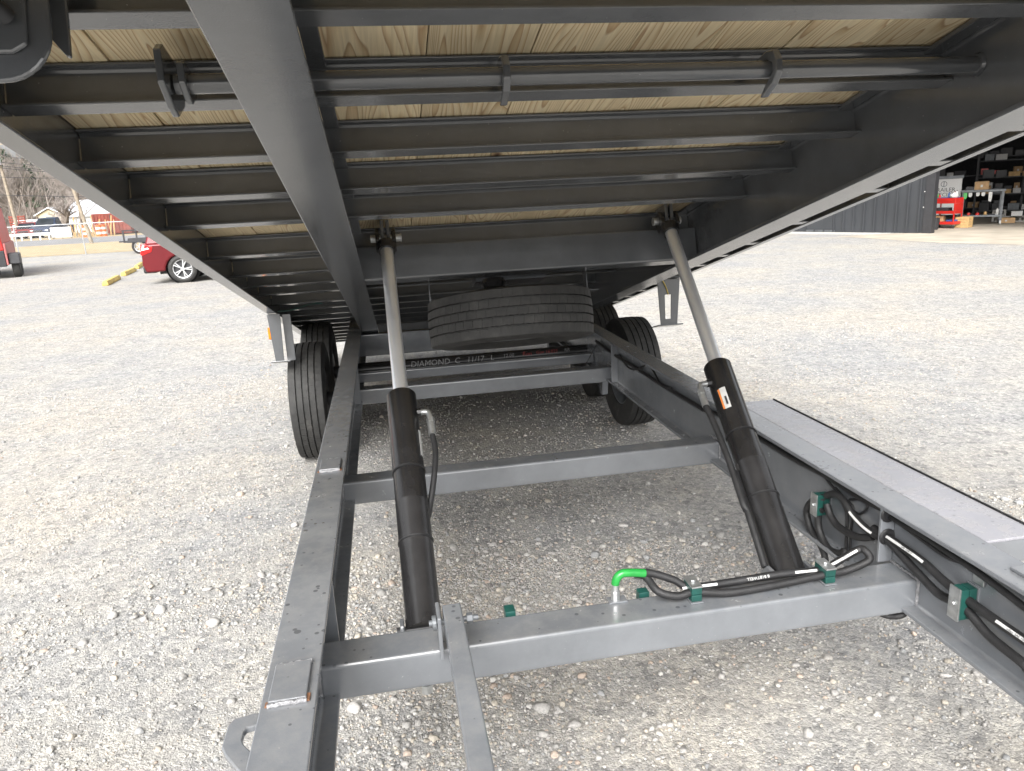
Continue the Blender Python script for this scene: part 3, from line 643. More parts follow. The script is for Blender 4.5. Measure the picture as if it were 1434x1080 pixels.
# warning labels wrapped on the barrels
def wrap(cyl, h0, h1, a0, a1, mat, name, rr=.0516, par=None):
    cy, base, top, d, p = cyl; ex = (X - d * X.dot(d)).normalized(); ey = ex.cross(d).normalized(); L = (p - base).length; mb = MB(); n = 10; vs = []
    for i in range(n + 1):
        a = a0 + (a1 - a0) * i / n; u = ex * math.cos(a) + ey * math.sin(a)
        vs += [base + d * (L - h0) + u * rr, base + d * (L - h1) + u * rr, base + d * (L - h1) + u * (rr + .0006), base + d * (L - h0) + u * (rr + .0006)]
    fs = []
    for i in range(n):
        for k in range(4): fs.append((i * 4 + k, i * 4 + 4 + k, i * 4 + 4 + (k + 1) % 4, i * 4 + (k + 1) % 4))
    fs += [(0, 1, 2, 3), (n * 4 + 3, n * 4 + 2, n * 4 + 1, n * 4)]
    mb.add(vs, fs); return part(mb, name, mat, par or cy, smooth=40, bevel=0)
fa = math.atan2(1, 0)
def face_ang(cyl):   # angle round the barrel that looks back at -Y
    cy, base, top, d, p = cyl; ex = (X - d * X.dot(d)).normalized(); ey = ex.cross(d).normalized(); return math.atan2((-Y).dot(ey), (-Y).dot(ex))
fr_ = face_ang(rc); sgn = 1 if math.cos(fr_ + .5) < math.cos(fr_ - .5) else -1     # sgn: direction towards -X
wl = wrap(rc, .135, .225, fr_ + sgn * .55, fr_ + sgn * .98, 'white', 'warning_label')
wrap(rc, .137, .223, fr_ + sgn * .99, fr_ + sgn * 1.12, 'orange', 'label_stripe', .0517, rc[0]); wrap(rc, .175, .21, fr_ + sgn * .66, fr_ + sgn * .80, 'ink', 'label_print', .0523, rc[0])
fl_ = face_ang(lc); sgl = 1 if math.cos(fl_ + .5) > math.cos(fl_ - .5) else -1
wrap(lc, .17, .27, fl_ + sgl * 1.05, fl_ + sgl * 1.5, 'white', 'warning_label')

# --- hose clamps: two green halves, zinc cover plate, bolt
def clamp(c, ex, ez, hx=.015, hy=.029, hz=.021, name='hose_clamp'):
    c = Vector(c); ex = Vector(ex).normalized(); ez = Vector(ez).normalized(); ey = ez.cross(ex).normalized()
    b = part(MB().obox(c - ez * hz * .52, ex, ey, ez, hx, hy, hz * .46), name, 'green', bevel=.002)
    part(MB().obox(c + ez * hz * .5, ex, ey, ez, hx, hy, hz * .48), 'clamp_half', 'green', b, bevel=.002)
    part(MB().obox(c + ez * (hz + .0028), ex, ey, ez, hx + .001, hy + .003, .0022), 'cover_plate', 'zinc', b, bevel=.0008)
    part(MB().obox(c - ez * (hz + .0022), ex, ey, ez, hx + .003, hy + .004, .0020), 'base_plate', 'paint', b, bevel=.0008)
    part(MB().tube([c + ez * (hz + .005), c + ez * (hz + .011)], .0075, 6), 'bolt', 'zinc', b, bevel=.001)
    return b
ZC = .597
cl1 = onz((970, 828), ZC + .022); cl2 = onz((1155, 803), ZC + .022)
clamp((cl1.x, cl1.y, ZC + .0265), X, Z); clamp((cl2.x, cl2.y, ZC + .0265), X, Z)
part(MB().box(.24, .268, 1.762, 1.80, .572, .606), 'hose_clamp', 'green', bevel=.002)
part(MB().box(.62, .65, 1.762, 1.79, .575, .607), 'hose_clamp', 'green', bevel=.002)
hz_ = ZC + .0265
# return hose on the cross tube: green sleeved elbow, two runs through the clamps, loop at the right
def hp(px, py, z): return onz((px, py), z)
e0 = hp(862, 840, ZC + .004)
part(MB().tube([e0, e0 + Z * .028], .013, 8), 'hose_nut', 'zinc', bevel=.001); part(MB().box(e0.x - .022, e0.x + .03, e0.y - .016, e0.y + .016, ZC + .0005, ZC + .006), 'port_plate', 'paint', bevel=.001)
el = smooth_path([e0 + Z * .026, e0 + Z * .058 + X * .001, e0 + Z * .076 + X * .014, e0 + Z * .078 + X * .036, e0 + Z * .070 + X * .085], 6)
part(MB().tube(el[:9], .0105, 12), 'elbow_fitting', 'zinc', smooth=50, bevel=0); part(MB().tube([p + Vector((.0, -.0015, .0005)) for p in el[4:]], .0118, 12), 'shrink_sleeve', 'greensleeve', smooth=50, bevel=0)
fy = cl1.y - .013; by = cl1.y + .013; fy2 = cl2.y - .013; by2 = cl2.y + .013
h1 = hose('hose', [el[-3], el[-1] + X * .02 - Z * .004, (el[-1].x + .08, (el[-1].y + by) / 2, .645), (cl1.x, by, hz_), (cl1.x + .12, by + .004, hz_ - .004), (cl1.x + .26, by - .004, hz_ + .004), (cl2.x, by2, hz_), (cl2.x + .05, by2 + .005, hz_ + .016), (cl2.x + .115, by2 + .01, .664), (cl2.x + .128, by2 - .004, .668), (cl2.x + .125, fy2 - .002, .650), (cl2.x + .06, fy2, .627), (cl2.x, fy2, hz_), (cl1.x + .24, fy - .006, hz_ - .010), (cl1.x + .10, fy - .008, hz_ - .012), (cl1.x, fy, hz_), (cl1.x - .05, fy - .002, hz_ - .004), (cl1.x - .10, fy + .012, hz_ + .010), (e0.x + .09, e0.y + .006, .655), (e0.x + .06, e0.y + .008, .668)])
def layline(path, i0, i1, off, txt=None, wid=.0055, par=None, r=.0113):
    """printed strip that follows a hose; off = direction it faces"""
    mb = MB(); vs, fs = [], []; off = Vector(off).normalized(); seg = path[i0:i1 + 1]
    for i, p in enumerate(seg):
        t = (seg[min(i + 1, len(seg) - 1)] - seg[max(i - 1, 0)]).normalized(); n = (off - t * off.dot(t)).normalized(); b = t.cross(n)
        for j, a in enumerate((-.30, 0, .30)): vs.append(p + (n * math.cos(a) + b * math.sin(a)) * r)
        for j, a in enumerate((.30, 0, -.30)): vs.append(p + (n * math.cos(a) + b * math.sin(a)) * (r + .0005))
    for i in range(len(seg) - 1):
        for k in range(6): fs.append((i * 6 + k, i * 6 + (k + 1) % 6, i * 6 + 6 + (k + 1) % 6, i * 6 + 6 + k))
    fs += [tuple(range(5, -1, -1)), tuple(range((len(seg) - 1) * 6, len(seg) * 6))]
    mb.add(vs, fs); s_ = part(mb, 'hose_print', 'white', par or TR, bevel=0)
    if txt:
        c = seg[len(seg) // 2]; t = (seg[-1] - seg[0]).normalized()
        if t.x < 0 and abs(t.x) > .3: t = -t
        n = (off - t * off.dot(t)).normalized()
        link('hose_lettering', text_mesh(txt, .0085, 'ink', .0001), par or TR, frame(c + n * (r + .0009), t, n))
    return s_
hp1 = [Vector(v) for v in []]
camdir = lambda p: (O3 - Vector(p)).normalized()
runB = smooth_path([(cl1.x - .03, by, hz_), (cl1.x, by, hz_), (cl1.x + .12, by + .004, hz_ - .004), (cl1.x + .26, by - .004, hz_ + .004), (cl2.x, by2, hz_)], 12)
layline(runB, 1, 20, camdir(runB[10]) , None, par=h1); layline(runB, 40, 46, camdir(runB[40]), 'SAE', par=h1)
link('hose_lettering', text_mesh('8 81BTWELL', .012, 'white', .0001), h1, frame(runB[31] + camdir(runB[31]) * .0120, -(runB[34] - runB[28]), camdir(runB[31])))
runL = smooth_path([(cl2.x, by2, hz_), (cl2.x + .05, by2 + .005, hz_ + .016), (cl2.x + .115, by2 + .01, .664)], 12)
layline(runL, 6, 23, camdir(runL[10]), 'SAE 100R17', par=h1)

# hoses along the right beam web
XW = 1.3780
def wx(p, x=XW): return onx(p, x)
gp = onx((1242, 775), 1.385).y
# grommet plate: stiffener with two holes, drawn as a plate with grommet rings
gs = part(MB().box(FR - .050, FR - .006, gp, gp + .010, ZC + .0005, ZT - .0135), 'hose_bulkhead', bevel=.0015)
ua, ub = wx((1246, 755)), wx((1240, 718))
for c in (ua, ub):
    part(MB().lathe([(-.005, .014), (-.005, .022), (0, .026), (.005, .022), (.005, .014)], (FR - .028, gp - .001, c.z), Y, 18, True), 'grommet', 'rubber', gs, smooth=50, bevel=0)
    part(MB().lathe([(0, .0), (0, .013)], (FR - .028, gp - .0015, c.z), -Y, 16), 'grommet_hole', 'ink', gs, bevel=0)
cw1 = onx((1352, 842), 1.383); cw2 = onx((1152, 705), 1.383)
ez = -X
h2p = [(FR - .028, gp + .06, ua.z), (FR - .028, gp, ua.z), wx((1290, 785)), wx((1320, 812)), (XW, cw1.y, cw1.z + .012), wx((1385, 862)), wx((1434, 896)), wx((1520, 955)), (XW, .2, .60)]
h2 = hose('hose', h2p, .0118)
hose('hose', [(FR - .030, gp + .05, ua.z - .008), (FR - .030, gp, ua.z - .006), wx((1285, 802)), wx((1315, 832)), (XW, cw1.y, cw1.z - .014), wx((1385, 890)), wx((1434, 930)), wx((1500, 985)), (XW, .2, .56)], .0118)
q2 = smooth_path(h2p, 12)
layline(q2, 13, 26, (-.7, -.3, .5), 'SAE 100R17', par=h2, r=.0121); layline(q2, 64, 80, (-.7, -.3, .45), 'mflex  SAE 100R17-08', par=h2, r=.0121)
clamp((1.3765, cw1.y, cw1.z), Y, ez, .017, .042, .023)
clamp((1.3765, cw2.y, cw2.z), Y, ez, .017, .036, .023)
XV = 1.372
vv = lambda a, b, x=XV: onx((a, b), x)
hose('hose', [vv(1222, 752, 1.38), vv(1200, 752), vv(1175, 738), vv(1163, 722), vv(1158, 706)], .0115)
h3p = [vv(1238, 756, 1.38), vv(1215, 742), vv(1195, 722), vv(1182, 702), vv(1170, 692), vv(1158, 694)]
h3 = hose('hose', h3p, .0115); layline(smooth_path(h3p, 10), 6, 22, (-.8, -.4, .4), None, par=h3, r=.0118)
hose('hose', [vv(1152, 697), vv(1140, 700), vv(1130, 714), vv(1134, 738), vv(1146, 758), vv(1154, 775), vv(1157, 796)], .0115)
hose('hose', [vv(1152, 712), vv(1146, 722), vv(1148, 745), vv(1160, 768), vv(1175, 775), vv(1183, 772), vv(1184, 785)], .0115)
# wire loom tucked under the right top flange
def loom(pts, x, r=.008): hose('wire_loom', [onx(p, x) for p in pts], r)
loom([(835, 478), (862, 498), (885, 512), (905, 525), (930, 541), (955, 556), (985, 574)], 1.385, .010)
loom([(868, 498), (880, 515), (893, 517), (905, 511), (915, 520), (925, 538), (940, 544)], 1.380, .006)
loom([(985, 574), (1010, 583), (1060, 612), (1110, 642), (1160, 668), (1200, 694), (1240, 715)], 1.388, .010)
loom([(1150, 662), (1172, 690), (1180, 705), (1186, 722), (1185, 760), (1184, 782)], 1.390, .005)
loom([(1170, 683), (1185, 700), (1195, 712), (1192, 740), (1190, 775)], 1.392, .004)
loom([(1190, 700), (1210, 700), (1214, 712), (1204, 720), (1196, 716)], 1.392, .004)
loom([(1240, 718), (1262, 733), (1290, 748), (1330, 775), (1370, 802), (1434, 850), (1500, 905)], 1.386, .009)
loom([(1244, 722), (1285, 752), (1325, 780), (1355, 790)], 1.384, .005)
for p in ((1361, 795), (1371, 812)): c = onx(p, 1.398); part(MB().obox(c, Y, Z, X, .018, .012, .002), 'loom_clip', 'zinc', bevel=.001)
hose('hose', [onz((1225, 850), .50), onz((1240, 862), .47), onz((1262, 862), .48), onz((1275, 850), .50)], .009)
part(MB().tube([(.92, 1.70, .497), (.92, 1.70, .470)], .016, 6), 'drain_plug', 'zinc', bevel=.001); part(MB().tube([(.012, 1.66, .497), (.012, 1.66, .474)], .016, 6), 'drain_plug', 'zinc', bevel=.001)
part(MB().tube(smooth_path([onx((838, 478), 1.39), onx((826, 500), 1.35), onx((815, 520), 1.33)]), .003, 6), 'control_cable', 'rubber', bevel=0)

# --- spare wheel slung under the deck
SPW = tag(empty('spare_wheel', (.585, 3.5, 1.1)), 'black spare wheel with ribbed tread slung flat under the raised deck', 'wheel')
mw = MD @ Matrix.Translation((.585, 3.66, -.176)) @ Matrix.Rotation(R(90), 4, 'Y')
link('tyre', TY, SPW, mw); link('rim', RIM, SPW, mw)

# ================================================================== LEFT BACKGROUND
stop_mesh = MB().prism([(-.075, 0), (.075, 0), (.075, .05), (.05, .115), (-.05, .115), (-.075, .05)], (-.62, 0, 0), Y, Z, (1.24, 0, 0)).mesh('wheel_stop', 'yellow')
stops = [((147, 401), (166, 391), 'yellow concrete wheel stop on gravel farthest from the maroon car'), ((173, 387), (188, 380), 'yellow concrete wheel stop in the middle of the row of three'), ((189, 379), (201, 370), 'yellow concrete wheel stop right behind the maroon car')]
for a, b, lab in stops:
    A, B = onz(a), onz(b); d = (B - A); L = min(max(d.length, 1.6), 1.9); c = (A + B) / 2
    mw = Matrix.Translation((c.x, c.y, .002)) @ Matrix.Rotation(math.atan2(d.y, d.x), 4, 'Z') @ Matrix.Scale(L / 1.24, 4, X)
    tag(link('wheel_stop', stop_mesh, None, mw, .012), lab, 'wheel stop', 'yellow wheel stops in a row on the gravel')

# car builder (x forward, wheels on z=0)
def arch(cx, r, z0, n=10): return [(cx + r * math.cos(math.pi - k * math.pi / n), z0 + r * math.sin(math.pi - k * math.pi / n)) for k in range(n + 1)]
carwheel = {}
def car_wheel_mesh(r, wdt=.22):
    k = (r,)
    if k not in carwheel:
        t = MB().lathe([(-wdt / 2 + .02, r * .66), (-wdt / 2, r * .8), (-wdt / 2 + .02, r * .96), (-wdt / 2 + .04, r), (wdt / 2 - .04, r), (wdt / 2 - .02, r * .96), (wdt / 2, r * .8), (wdt / 2 - .02, r * .66)], (0, 0, 0), Y, 36).mesh('tyre', 'tyre', 40)
        mb = MB().lathe([(-.07, r * .66), (-.09, r * .68), (-.085, r * .62), (-.03, r * .60), (.05, r * .6)], (0, 0, 0), Y, 36)
        for s in range(5):
            for dq in (-.16, .16):
                q = s * 2 * math.pi / 5; d0 = Vector((math.cos(q), 0, math.sin(q))); d1 = Vector((math.cos(q + dq), 0, math.sin(q + dq)))
                tdir = (d1 * .63 - d0 * .13).normalized(); mb.obox((d0 * .13 + d1 * .63) * r * .5 - Y * .075, tdir, tdir.cross(Y), Y, r * .26, r * .035, .012)
        mb.lathe([(-.09, 0), (-.09, r * .13), (-.06, r * .15)], (0, 0, 0), Y, 16)
        a = mb.mesh('wheel', 'alloy', 40)
        d = MB().lathe([(-.02, 0), (-.02, r * .58), (.05, r * .62)], (0, 0, 0), Y, 24).mesh('brake_disc', 'darksteel', 40)
        carwheel[k] = (t, a, d)
    return carwheel[k]
def car(name, label, cat, loc, rz, paint, L=4.65, W=1.86, H=1.68, r=.345, pickup=False, group=None):
    """rear at x=0 end negative: x from -L/2 to L/2, front +x"""
    root = tag(empty(name, loc, rz), label, cat, group); RM = WM[root.name]; h = L / 2
    def cp(mb, n, mat, par=root, bevel=.0, smooth=None, seg=2): return mb.build(n, mat, par, RM, smooth, bevel, seg)
    xr, xf = -h + .88, h - .92; zb = .26; zs = H * .60; ar = r * 1.12
    low = [(-h + .05, zb + .04)] + arch(xr, ar, zb + .05) + [(xr + ar, zb)] + [(xf - ar, zb)] + arch(xf, ar, zb + .05) + [(h - .06, zb + .04), (h, .55), (h - .02, .74), (h - .20, .88), (h - 1.25, zs - .02)]
    low += ([(-h + .06, zs - .02), (-h, .75), (-h - .02, .5)])
    cp(MB().prism(low, (0, -W / 2, 0), X, Z, (0, W, 0)), 'body', paint, bevel=.07, seg=4, smooth=35)
    # greenhouse, tapered inwards
    if pickup: g0 = [(-.35, zs - .05), (h - 1.35, zs - .05), (h - 2.05, H - .02), (-.15, H)]
    else: g0 = [(-h + .09, zs - .05), (h - 1.25, zs - .05), (h - 2.0, H - .03), (h - 2.5, H), (-h + .55, H - .03), (-h + .28, H - .12)]
    def taper(poly, w0, w1, z0, z1):
        mb = MB(); n = len(poly); A = []; B = []
        for x_, z_ in poly:
            t = (z_ - z0) / (z1 - z0); ww = w0 + (w1 - w0) * max(0, min(1, t)); A.append((x_, -ww, z_)); B.append((x_, ww, z_))
        mb.add(A + B, [(i, (i + 1) % n, n + (i + 1) % n, n + i) for i in range(n)] + [tuple(range(n - 1, -1, -1)), tuple(range(n, 2 * n))]); return mb
    W0, W1 = W / 2 - .02, W / 2 - .20
    cp(taper(g0, W0, W1, zs, H), 'cabin', paint, bevel=.05, seg=3, smooth=35)
    for sd_ in (-1, 1):     # side glass, front and rear panes
        zs0, zs1 = zs + .02, H - .13
        def wy(z_): return sd_ * (W0 + (W1 - W0) * (z_ - zs) / (H - zs) + .004)
        xs = [(-.30, -.05)] if pickup else [(-h + .62, -.62), (-.55, .35)]
        xs = ([(-.25, h - 1.75)] if pickup else [(-h + .52, -h + 1.05), (-h + 1.12, -.10), (-.02, h - 1.62)])
        for xa, xb in xs:
            q_ = [(xa, zs0), (xb, zs0), (xb - .38 if xb > 0 else xb, zs1), (xa + .10, zs1)]
            vs = [(x_, wy(z_), z_) for x_, z_ in q_] + [(x_, wy(z_) - sd_ * .01, z_) for x_, z_ in q_]
            cp(MB().add(vs, [(0, 1, 2, 3) if sd_ < 0 else (3, 2, 1, 0), (4, 7, 6, 5) if sd_ < 0 else (5, 6, 7, 4)] + [(i, 4 + i, 4 + (i + 1) % 4, (i + 1) % 4) for i in range(4)]), 'window', 'glass')
    # windscreen and rear glass
    wsx0, wsx1 = (h - 1.38, h - 1.97) if pickup else (h - 1.30, h - 1.95)
    vs = [(wsx0 + .01, -W0 + .12, zs + .02), (wsx0 + .01, W0 - .12, zs + .02), (wsx1 + .03, W1 - .06, H - .09), (wsx1 + .03, -W1 + .06, H - .09)]
    cp(MB().add(vs + [(x_ - .02, y_, z_ - .01) for x_, y_, z_ in vs], [(0, 1, 2, 3), (7, 6, 5, 4)] + [(i, 4 + i, 4 + (i + 1) % 4, (i + 1) % 4) for i in range(4)]), 'windscreen', 'glass')
    if not pickup:
        vs = [(-h + .105, W0 - .16, zs + .06), (-h + .105, -W0 + .16, zs + .06), (-h + .30, -W1 + .05, H - .17), (-h + .30, W1 - .05, H - .17)]
        cp(MB().add([(x_ - .012, y_, z_) for x_, y_, z_ in vs] + [(x_ + .02, y_, z_ - .01) for x_, y_, z_ in vs], [(0, 1, 2, 3), (7, 6, 5, 4)] + [(i, 4 + i, 4 + (i + 1) % 4, (i + 1) % 4) for i in range(4)]), 'rear_window', 'glass')
    for sd_ in (-1, 1):
        y0 = sd_ * (W / 2 - .17)
        tl = cp(MB().prism([(-.022, .74), (.03, .72), (.24, .80), (.28, .92), (.09, 1.0), (.02, 1.0)], (-h, y0 - .19 if sd_ > 0 else y0 - .185, 0), X, Z, (0, .375, 0)), 'tail_light', 'lampred', bevel=.015)
        cp(MB().prism([(.02, .84), (.21, .87), (.18, .91), (.09, .89), (.11, .97), (.06, .97)], (-h - .002, y0 + sd_ * .1905 - .003, 0), X, Z, (0, .006, 0)), 'lens_reflection', 'lampwhite', tl)  # white reflection on the lens, modelled as a solid shape
        cp(MB().prism([(-.30, .70), (.005, .62), (.012, .74), (-.20, .83)], (h - .02, y0 - .15, 0), X, Z, (0, .30, 0)), 'headlight', 'lampwhite', bevel=.02)
        cp(MB().obox((h - 1.42, sd_ * (W / 2 + .08), zs + .08), X, Y, Z, .10, .10, .07), 'mirror', paint, bevel=.03)
    cp(MB().box(-h - .03, -h + .30, -W / 2 + .03, W / 2 - .03, zb + .02, .46), 'rear_bumper', 'grille', bevel=.05, seg=3)
    cp(MB().box(h - .25, h + .03, -W / 2 + .05, W / 2 - .05, zb + .02, .50), 'front_bumper', 'grille', bevel=.05, seg=3)
    cp(MB().box(h - .08, h + .012, -.45, .45, .58, .74), 'grille', 'grille', bevel=.02)
    cp(MB().box(xr + ar + .05, xf - ar - .05, -W / 2 - .008, W / 2 + .008, zb - .01, zb + .10), 'sill', 'grille', bevel=.02)
    cp(MB().box(-h + .3, h - .3, -W / 2 + .25, W / 2 - .25, zb - .03, zb + .3), 'underbody', 'grille')
    t, a, d = car_wheel_mesh(r)
    for x_ in (xr, xf):
        cp(MB().lathe([(-W / 2 + .03, ar * .98), (-W / 2 + .35, ar * .98), (-W / 2 + .35, 0)], (x_, 0, zb + .09), Y, 24), 'wheel_well', 'grille')
        for sd_ in (-1, 1):
            mw = RM @ Matrix.Translation((x_, sd_ * (W / 2 - .13), r - .003)) @ Matrix.Rotation(0 if sd_ < 0 else math.pi, 4, 'Z')
            wq = link('wheel', a, root, mw); link('tyre', t, wq, mw); link('brake_disc', d, wq, mw)
    return root
rw = onz((257, 396)); H_SUV = 4.65
car('parked_car', 'maroon hatch-backed car with silver spoked wheels parked on the gravel lot', 'car', (rw.x + 2.325 - .88, rw.y + .93, 0), R(2), 'suvred')

# black utility trailer beyond the car
ub_ = onz((199, 355)); ut = tag(empty('utility_trailer', (ub_.x + 1.2, ub_.y + .9, 0)), 'low black utility trailer with open rails parked beside the fence', 'trailer')
UM = WM[ut.name]
def up_(mb, n, mat='darksteel', par=ut, **k): return mb.build(n, mat, par, UM, **k)
up_(MB().box(-1.9, 1.9, -.9, .9, .50, .58), 'bed')
for y in (-.9, .9):
    for x in (-1.85, -.9, 0, .9, 1.85): up_(MB().box(x - .03, x + .03, y - .03, y + .03, .58, 1.0), 'upright')
    up_(MB().box(-1.9, 1.9, y - .03, y + .03, 1.0, 1.06), 'top_rail')
up_(MB().box(-2.35, -1.9, -.05, .05, .50, .56), 'tongue')
t_, a_, d_ = car_wheel_mesh(.32)
for y in (-1.05, 1.05):
    mw = UM @ Matrix.Translation((-1.2, y, .318)) @ Matrix.Rotation(0 if y < 0 else math.pi, 4, 'Z'); q_ = link('wheel', a_, ut, mw); link('tyre', t_, q_, mw)
up_(MB().prism([(-.45, .5), (-.40, .70), (.40, .70), (.45, .5)], (-1.2, -1.2, 0), X, Z, (0, .28, 0)), 'fender')

# red box trailer at the left edge, seen end on
rb0 = onz((33, 388)); bt = tag(empty('box_trailer', (rb0.x, rb0.y, 0), R(20.5)), 'red enclosed box trailer with black lower panels at the edge of the lot', 'trailer')
BM_ = WM[bt.name]; rtop = 2.16; ex_ = -.34
def bp_(mb, n, mat, par=bt, **k): return mb.build(n, mat, par, BM_, **k)
bp_(MB().prism([(ex_ - 2.1, .84), (ex_, .84), (ex_ - .10, rtop), (ex_ - 2.0, rtop)], (0, -.2, 0), X, Z, (0, 4.2, 0)), 'box_body', 'redbox', bevel=.03)
bp_(MB().box(ex_ - 2.08, ex_ - .01, -.19, 4.0, .36, .836), 'lower_panel', 'dkplastic', bevel=.02)
bp_(MB().box(ex_ - .012, ex_ + .05, -.17, 4.0, .40, 1.05), 'side_skirt', 'pinkpanel', bevel=.02)
bp_(MB().box(ex_ - 2.03, ex_ - .07, -.22, 4.02, rtop, rtop + .04), 'roof_rail', 'darksteel', bevel=.01)
bp_(MB().prism([(-.45, .42), (-.40, .74), (.40, .74), (.45, .42)], (ex_ + .055, .35, 0), Y, Z, (.30, 0, 0)), 'fender', 'dkplastic', bevel=.03)
t_, a_, d_ = car_wheel_mesh(.32)
for y in (.35, 1.2):
    mw = BM_ @ Matrix.Translation((ex_ + .2, y, .318)) @ Matrix.Rotation(R(90), 4, 'Z'); q_ = link('wheel', a_, bt, mw); link('tyre', t_, q_, mw)
bp_(MB().tube([(ex_ - .25, -.1, .36), (ex_ - .25, -.1, .12)], .04, 8), 'jack_foot', 'darksteel')
bp_(MB().box(ex_ - .24, ex_ - .12, -.215, -.201, 1.84, 1.92), 'side_marker', 'lampwhite', bevel=.005)

# chain link fence
fc = tag(empty('chain_link_fence', (-13.6, 37.8, 0)), 'galvanised chain link fence with pipe posts along the dry grass verge', 'fence')
FY = 37.8
for k in range(-12, 6):
    x = -13.65 + k * 2.85; MB().tube([(x, FY, 0), (x, FY, 1.46)], .028, 8).build('post', 'galv', fc, smooth=50); 
MB().tube([(-48, FY, 1.43), (1.5, FY, 1.43)], .020, 8).build('top_rail', 'galv', fc, smooth=50)
mb = MB(); hgt = 1.36; st_ = .11; x = -47.8
while x < .1:
    for sx in (1, -1):
        a = Vector((x if sx > 0 else x + hgt, FY - .03 if sx > 0 else FY - .034, .05)); b = a + Vector((sx * hgt, 0, hgt)); mb.tube([a, b], .0022, 3, False)
    x += st_
tag(mb.build('wire_mesh', 'galv', fc), kind='stuff')

# utility poles and wires
def pole(base, top, r, label, box=True):
    b, t = Vector(base), Vector(top); root = tag(empty('utility_pole', base), label, 'pole', 'utility poles along the road')
    MB().tube([b - Z * .1, b.lerp(t, .5), t], [r, r * .85, r * .65], 10).build('shaft', 'poleWood', root, smooth=50)
    d = (t - b).normalized()
    MB().obox(b.lerp(t, .94), X, Y, d, 1.1, .05, .06).build('cross_arm', 'poleWood', root)
    for k in (-.95, -.4, .4, .95): MB().lathe([(0, .03), (.06, .05), (.12, .03), (.14, 0)], b.lerp(t, .94) + X * k + d * .06, Z, 8).build('insulator', 'zinc', root)
    if box: MB().lathe([(0, 0), (0, .28), (.9, .28), (.95, .2), (.95, 0)], b.lerp(t, .74) - Y * .45, Z, 14).build('transformer', 'whitewall', root, smooth=40)
    return root
pb_ = onz((129, 341)); pole((pb_.x, pb_.y, 0), (pb_.x - 1.25, pb_.y, 8.6), .12, 'grey wooden utility pole leaning over the dry grass verge', False)
p2 = onx((25, 318), -34.); pole((p2.x, p2.y, 0), (p2.x - .5, p2.y, 9.2), .17, 'wooden utility pole with a pale transformer can across the road')
def wire(px0, px1, dist):
    a, b = ony(px0, dist), ony(px1, dist); d = b - a; A = a - d * .8; B = b + d * 3.5
    pts = [A.lerp(B, i / 16) - Z * (.5 * 4 * (i / 16) * (1 - i / 16)) + Z * .25 for i in range(17)]
    return MB().tube(pts, .022, 5)
for i, (a, b, dy) in enumerate((((0, 216), (20, 217), 66), ((0, 227), (36, 227), 66), ((0, 232), (46, 233), 66.4), ((0, 235), (50, 236), 66.8), ((0, 248), (66, 246), 67), ((0, 273), (108, 272), 66))):
    tag(wire(a, b, dy).build('overhead_wire', 'dkplastic', smooth=50), 'dark overhead utility wire strung along the road', 'wire', 'overhead wires along the road')

# yard beyond the road
def at(px, py, y): return ony((px, py), y)
def gx(px, y): 
    p = ony((px, 330), y); return p.x
wb = tag(empty('road_barrier', (gx(50, 70), 70, 0)), 'long low white rail along the far side of the road', 'barrier')
MB().box(gx(-40, 70), gx(72, 70), 69.9, 70.05, .38, .62).build('rail', 'barrier', wb)
for k in range(9): xx = gx(-35 + k * 13, 70); MB().box(xx - .06, xx + .06, 69.92, 70.03, 0, .38).build('rail_post', 'barrier', wb)
sg = tag(empty('banner_sign', (gx(86, 70.6), 70.6, 0)), 'low white banner sign board standing by the road beside the rail', 'sign')
MB().box(gx(72, 70.6), gx(101, 70.6), 70.55, 70.63, .12, .98).build('board', 'barrier', sg)
for k in range(3): xx = gx(74 + k * 12.5, 70.6); MB().box(xx - .05, xx + .05, 70.64, 70.7, 0, 1.0).build('sign_post', 'poleWood', sg)
M['c_red'] = simple('dull_red_car_paint', (.18, .022, .022), .3, .2); M['c_blue'] = simple('dark_blue_car_paint', (.035, .05, .09), .3, .2); M['c_white'] = simple('white_car_paint', (.7, .7, .7), .35); M['c_silver'] = simple('silver_car_paint', (.42, .43, .44), .3, .4)
car('yard_car', 'dull red sedan parked nose first behind the white rail', 'car', (gx(28, 77), 79, 0), R(-80), 'c_red', L=4.5, W=1.8, H=1.5, r=.32)
car('yard_truck', 'dark blue pickup parked beside the dull red sedan', 'pickup', (gx(58, 77), 79.5, 0), R(-95), 'c_blue', L=5.2, W=1.95, H=1.85, r=.38, pickup=True)
car('yard_car', 'silver car parked in the yard near the red container', 'car', (gx(182, 79), 80, 0), R(10), 'c_silver', L=4.5, W=1.8, H=1.5, r=.32)
car('yard_car', 'white car parked in the yard behind the dark blue pickup', 'car', (gx(50, 92), 93, 0), R(5), 'c_white', L=4.7, W=1.85, H=1.75, r=.34)
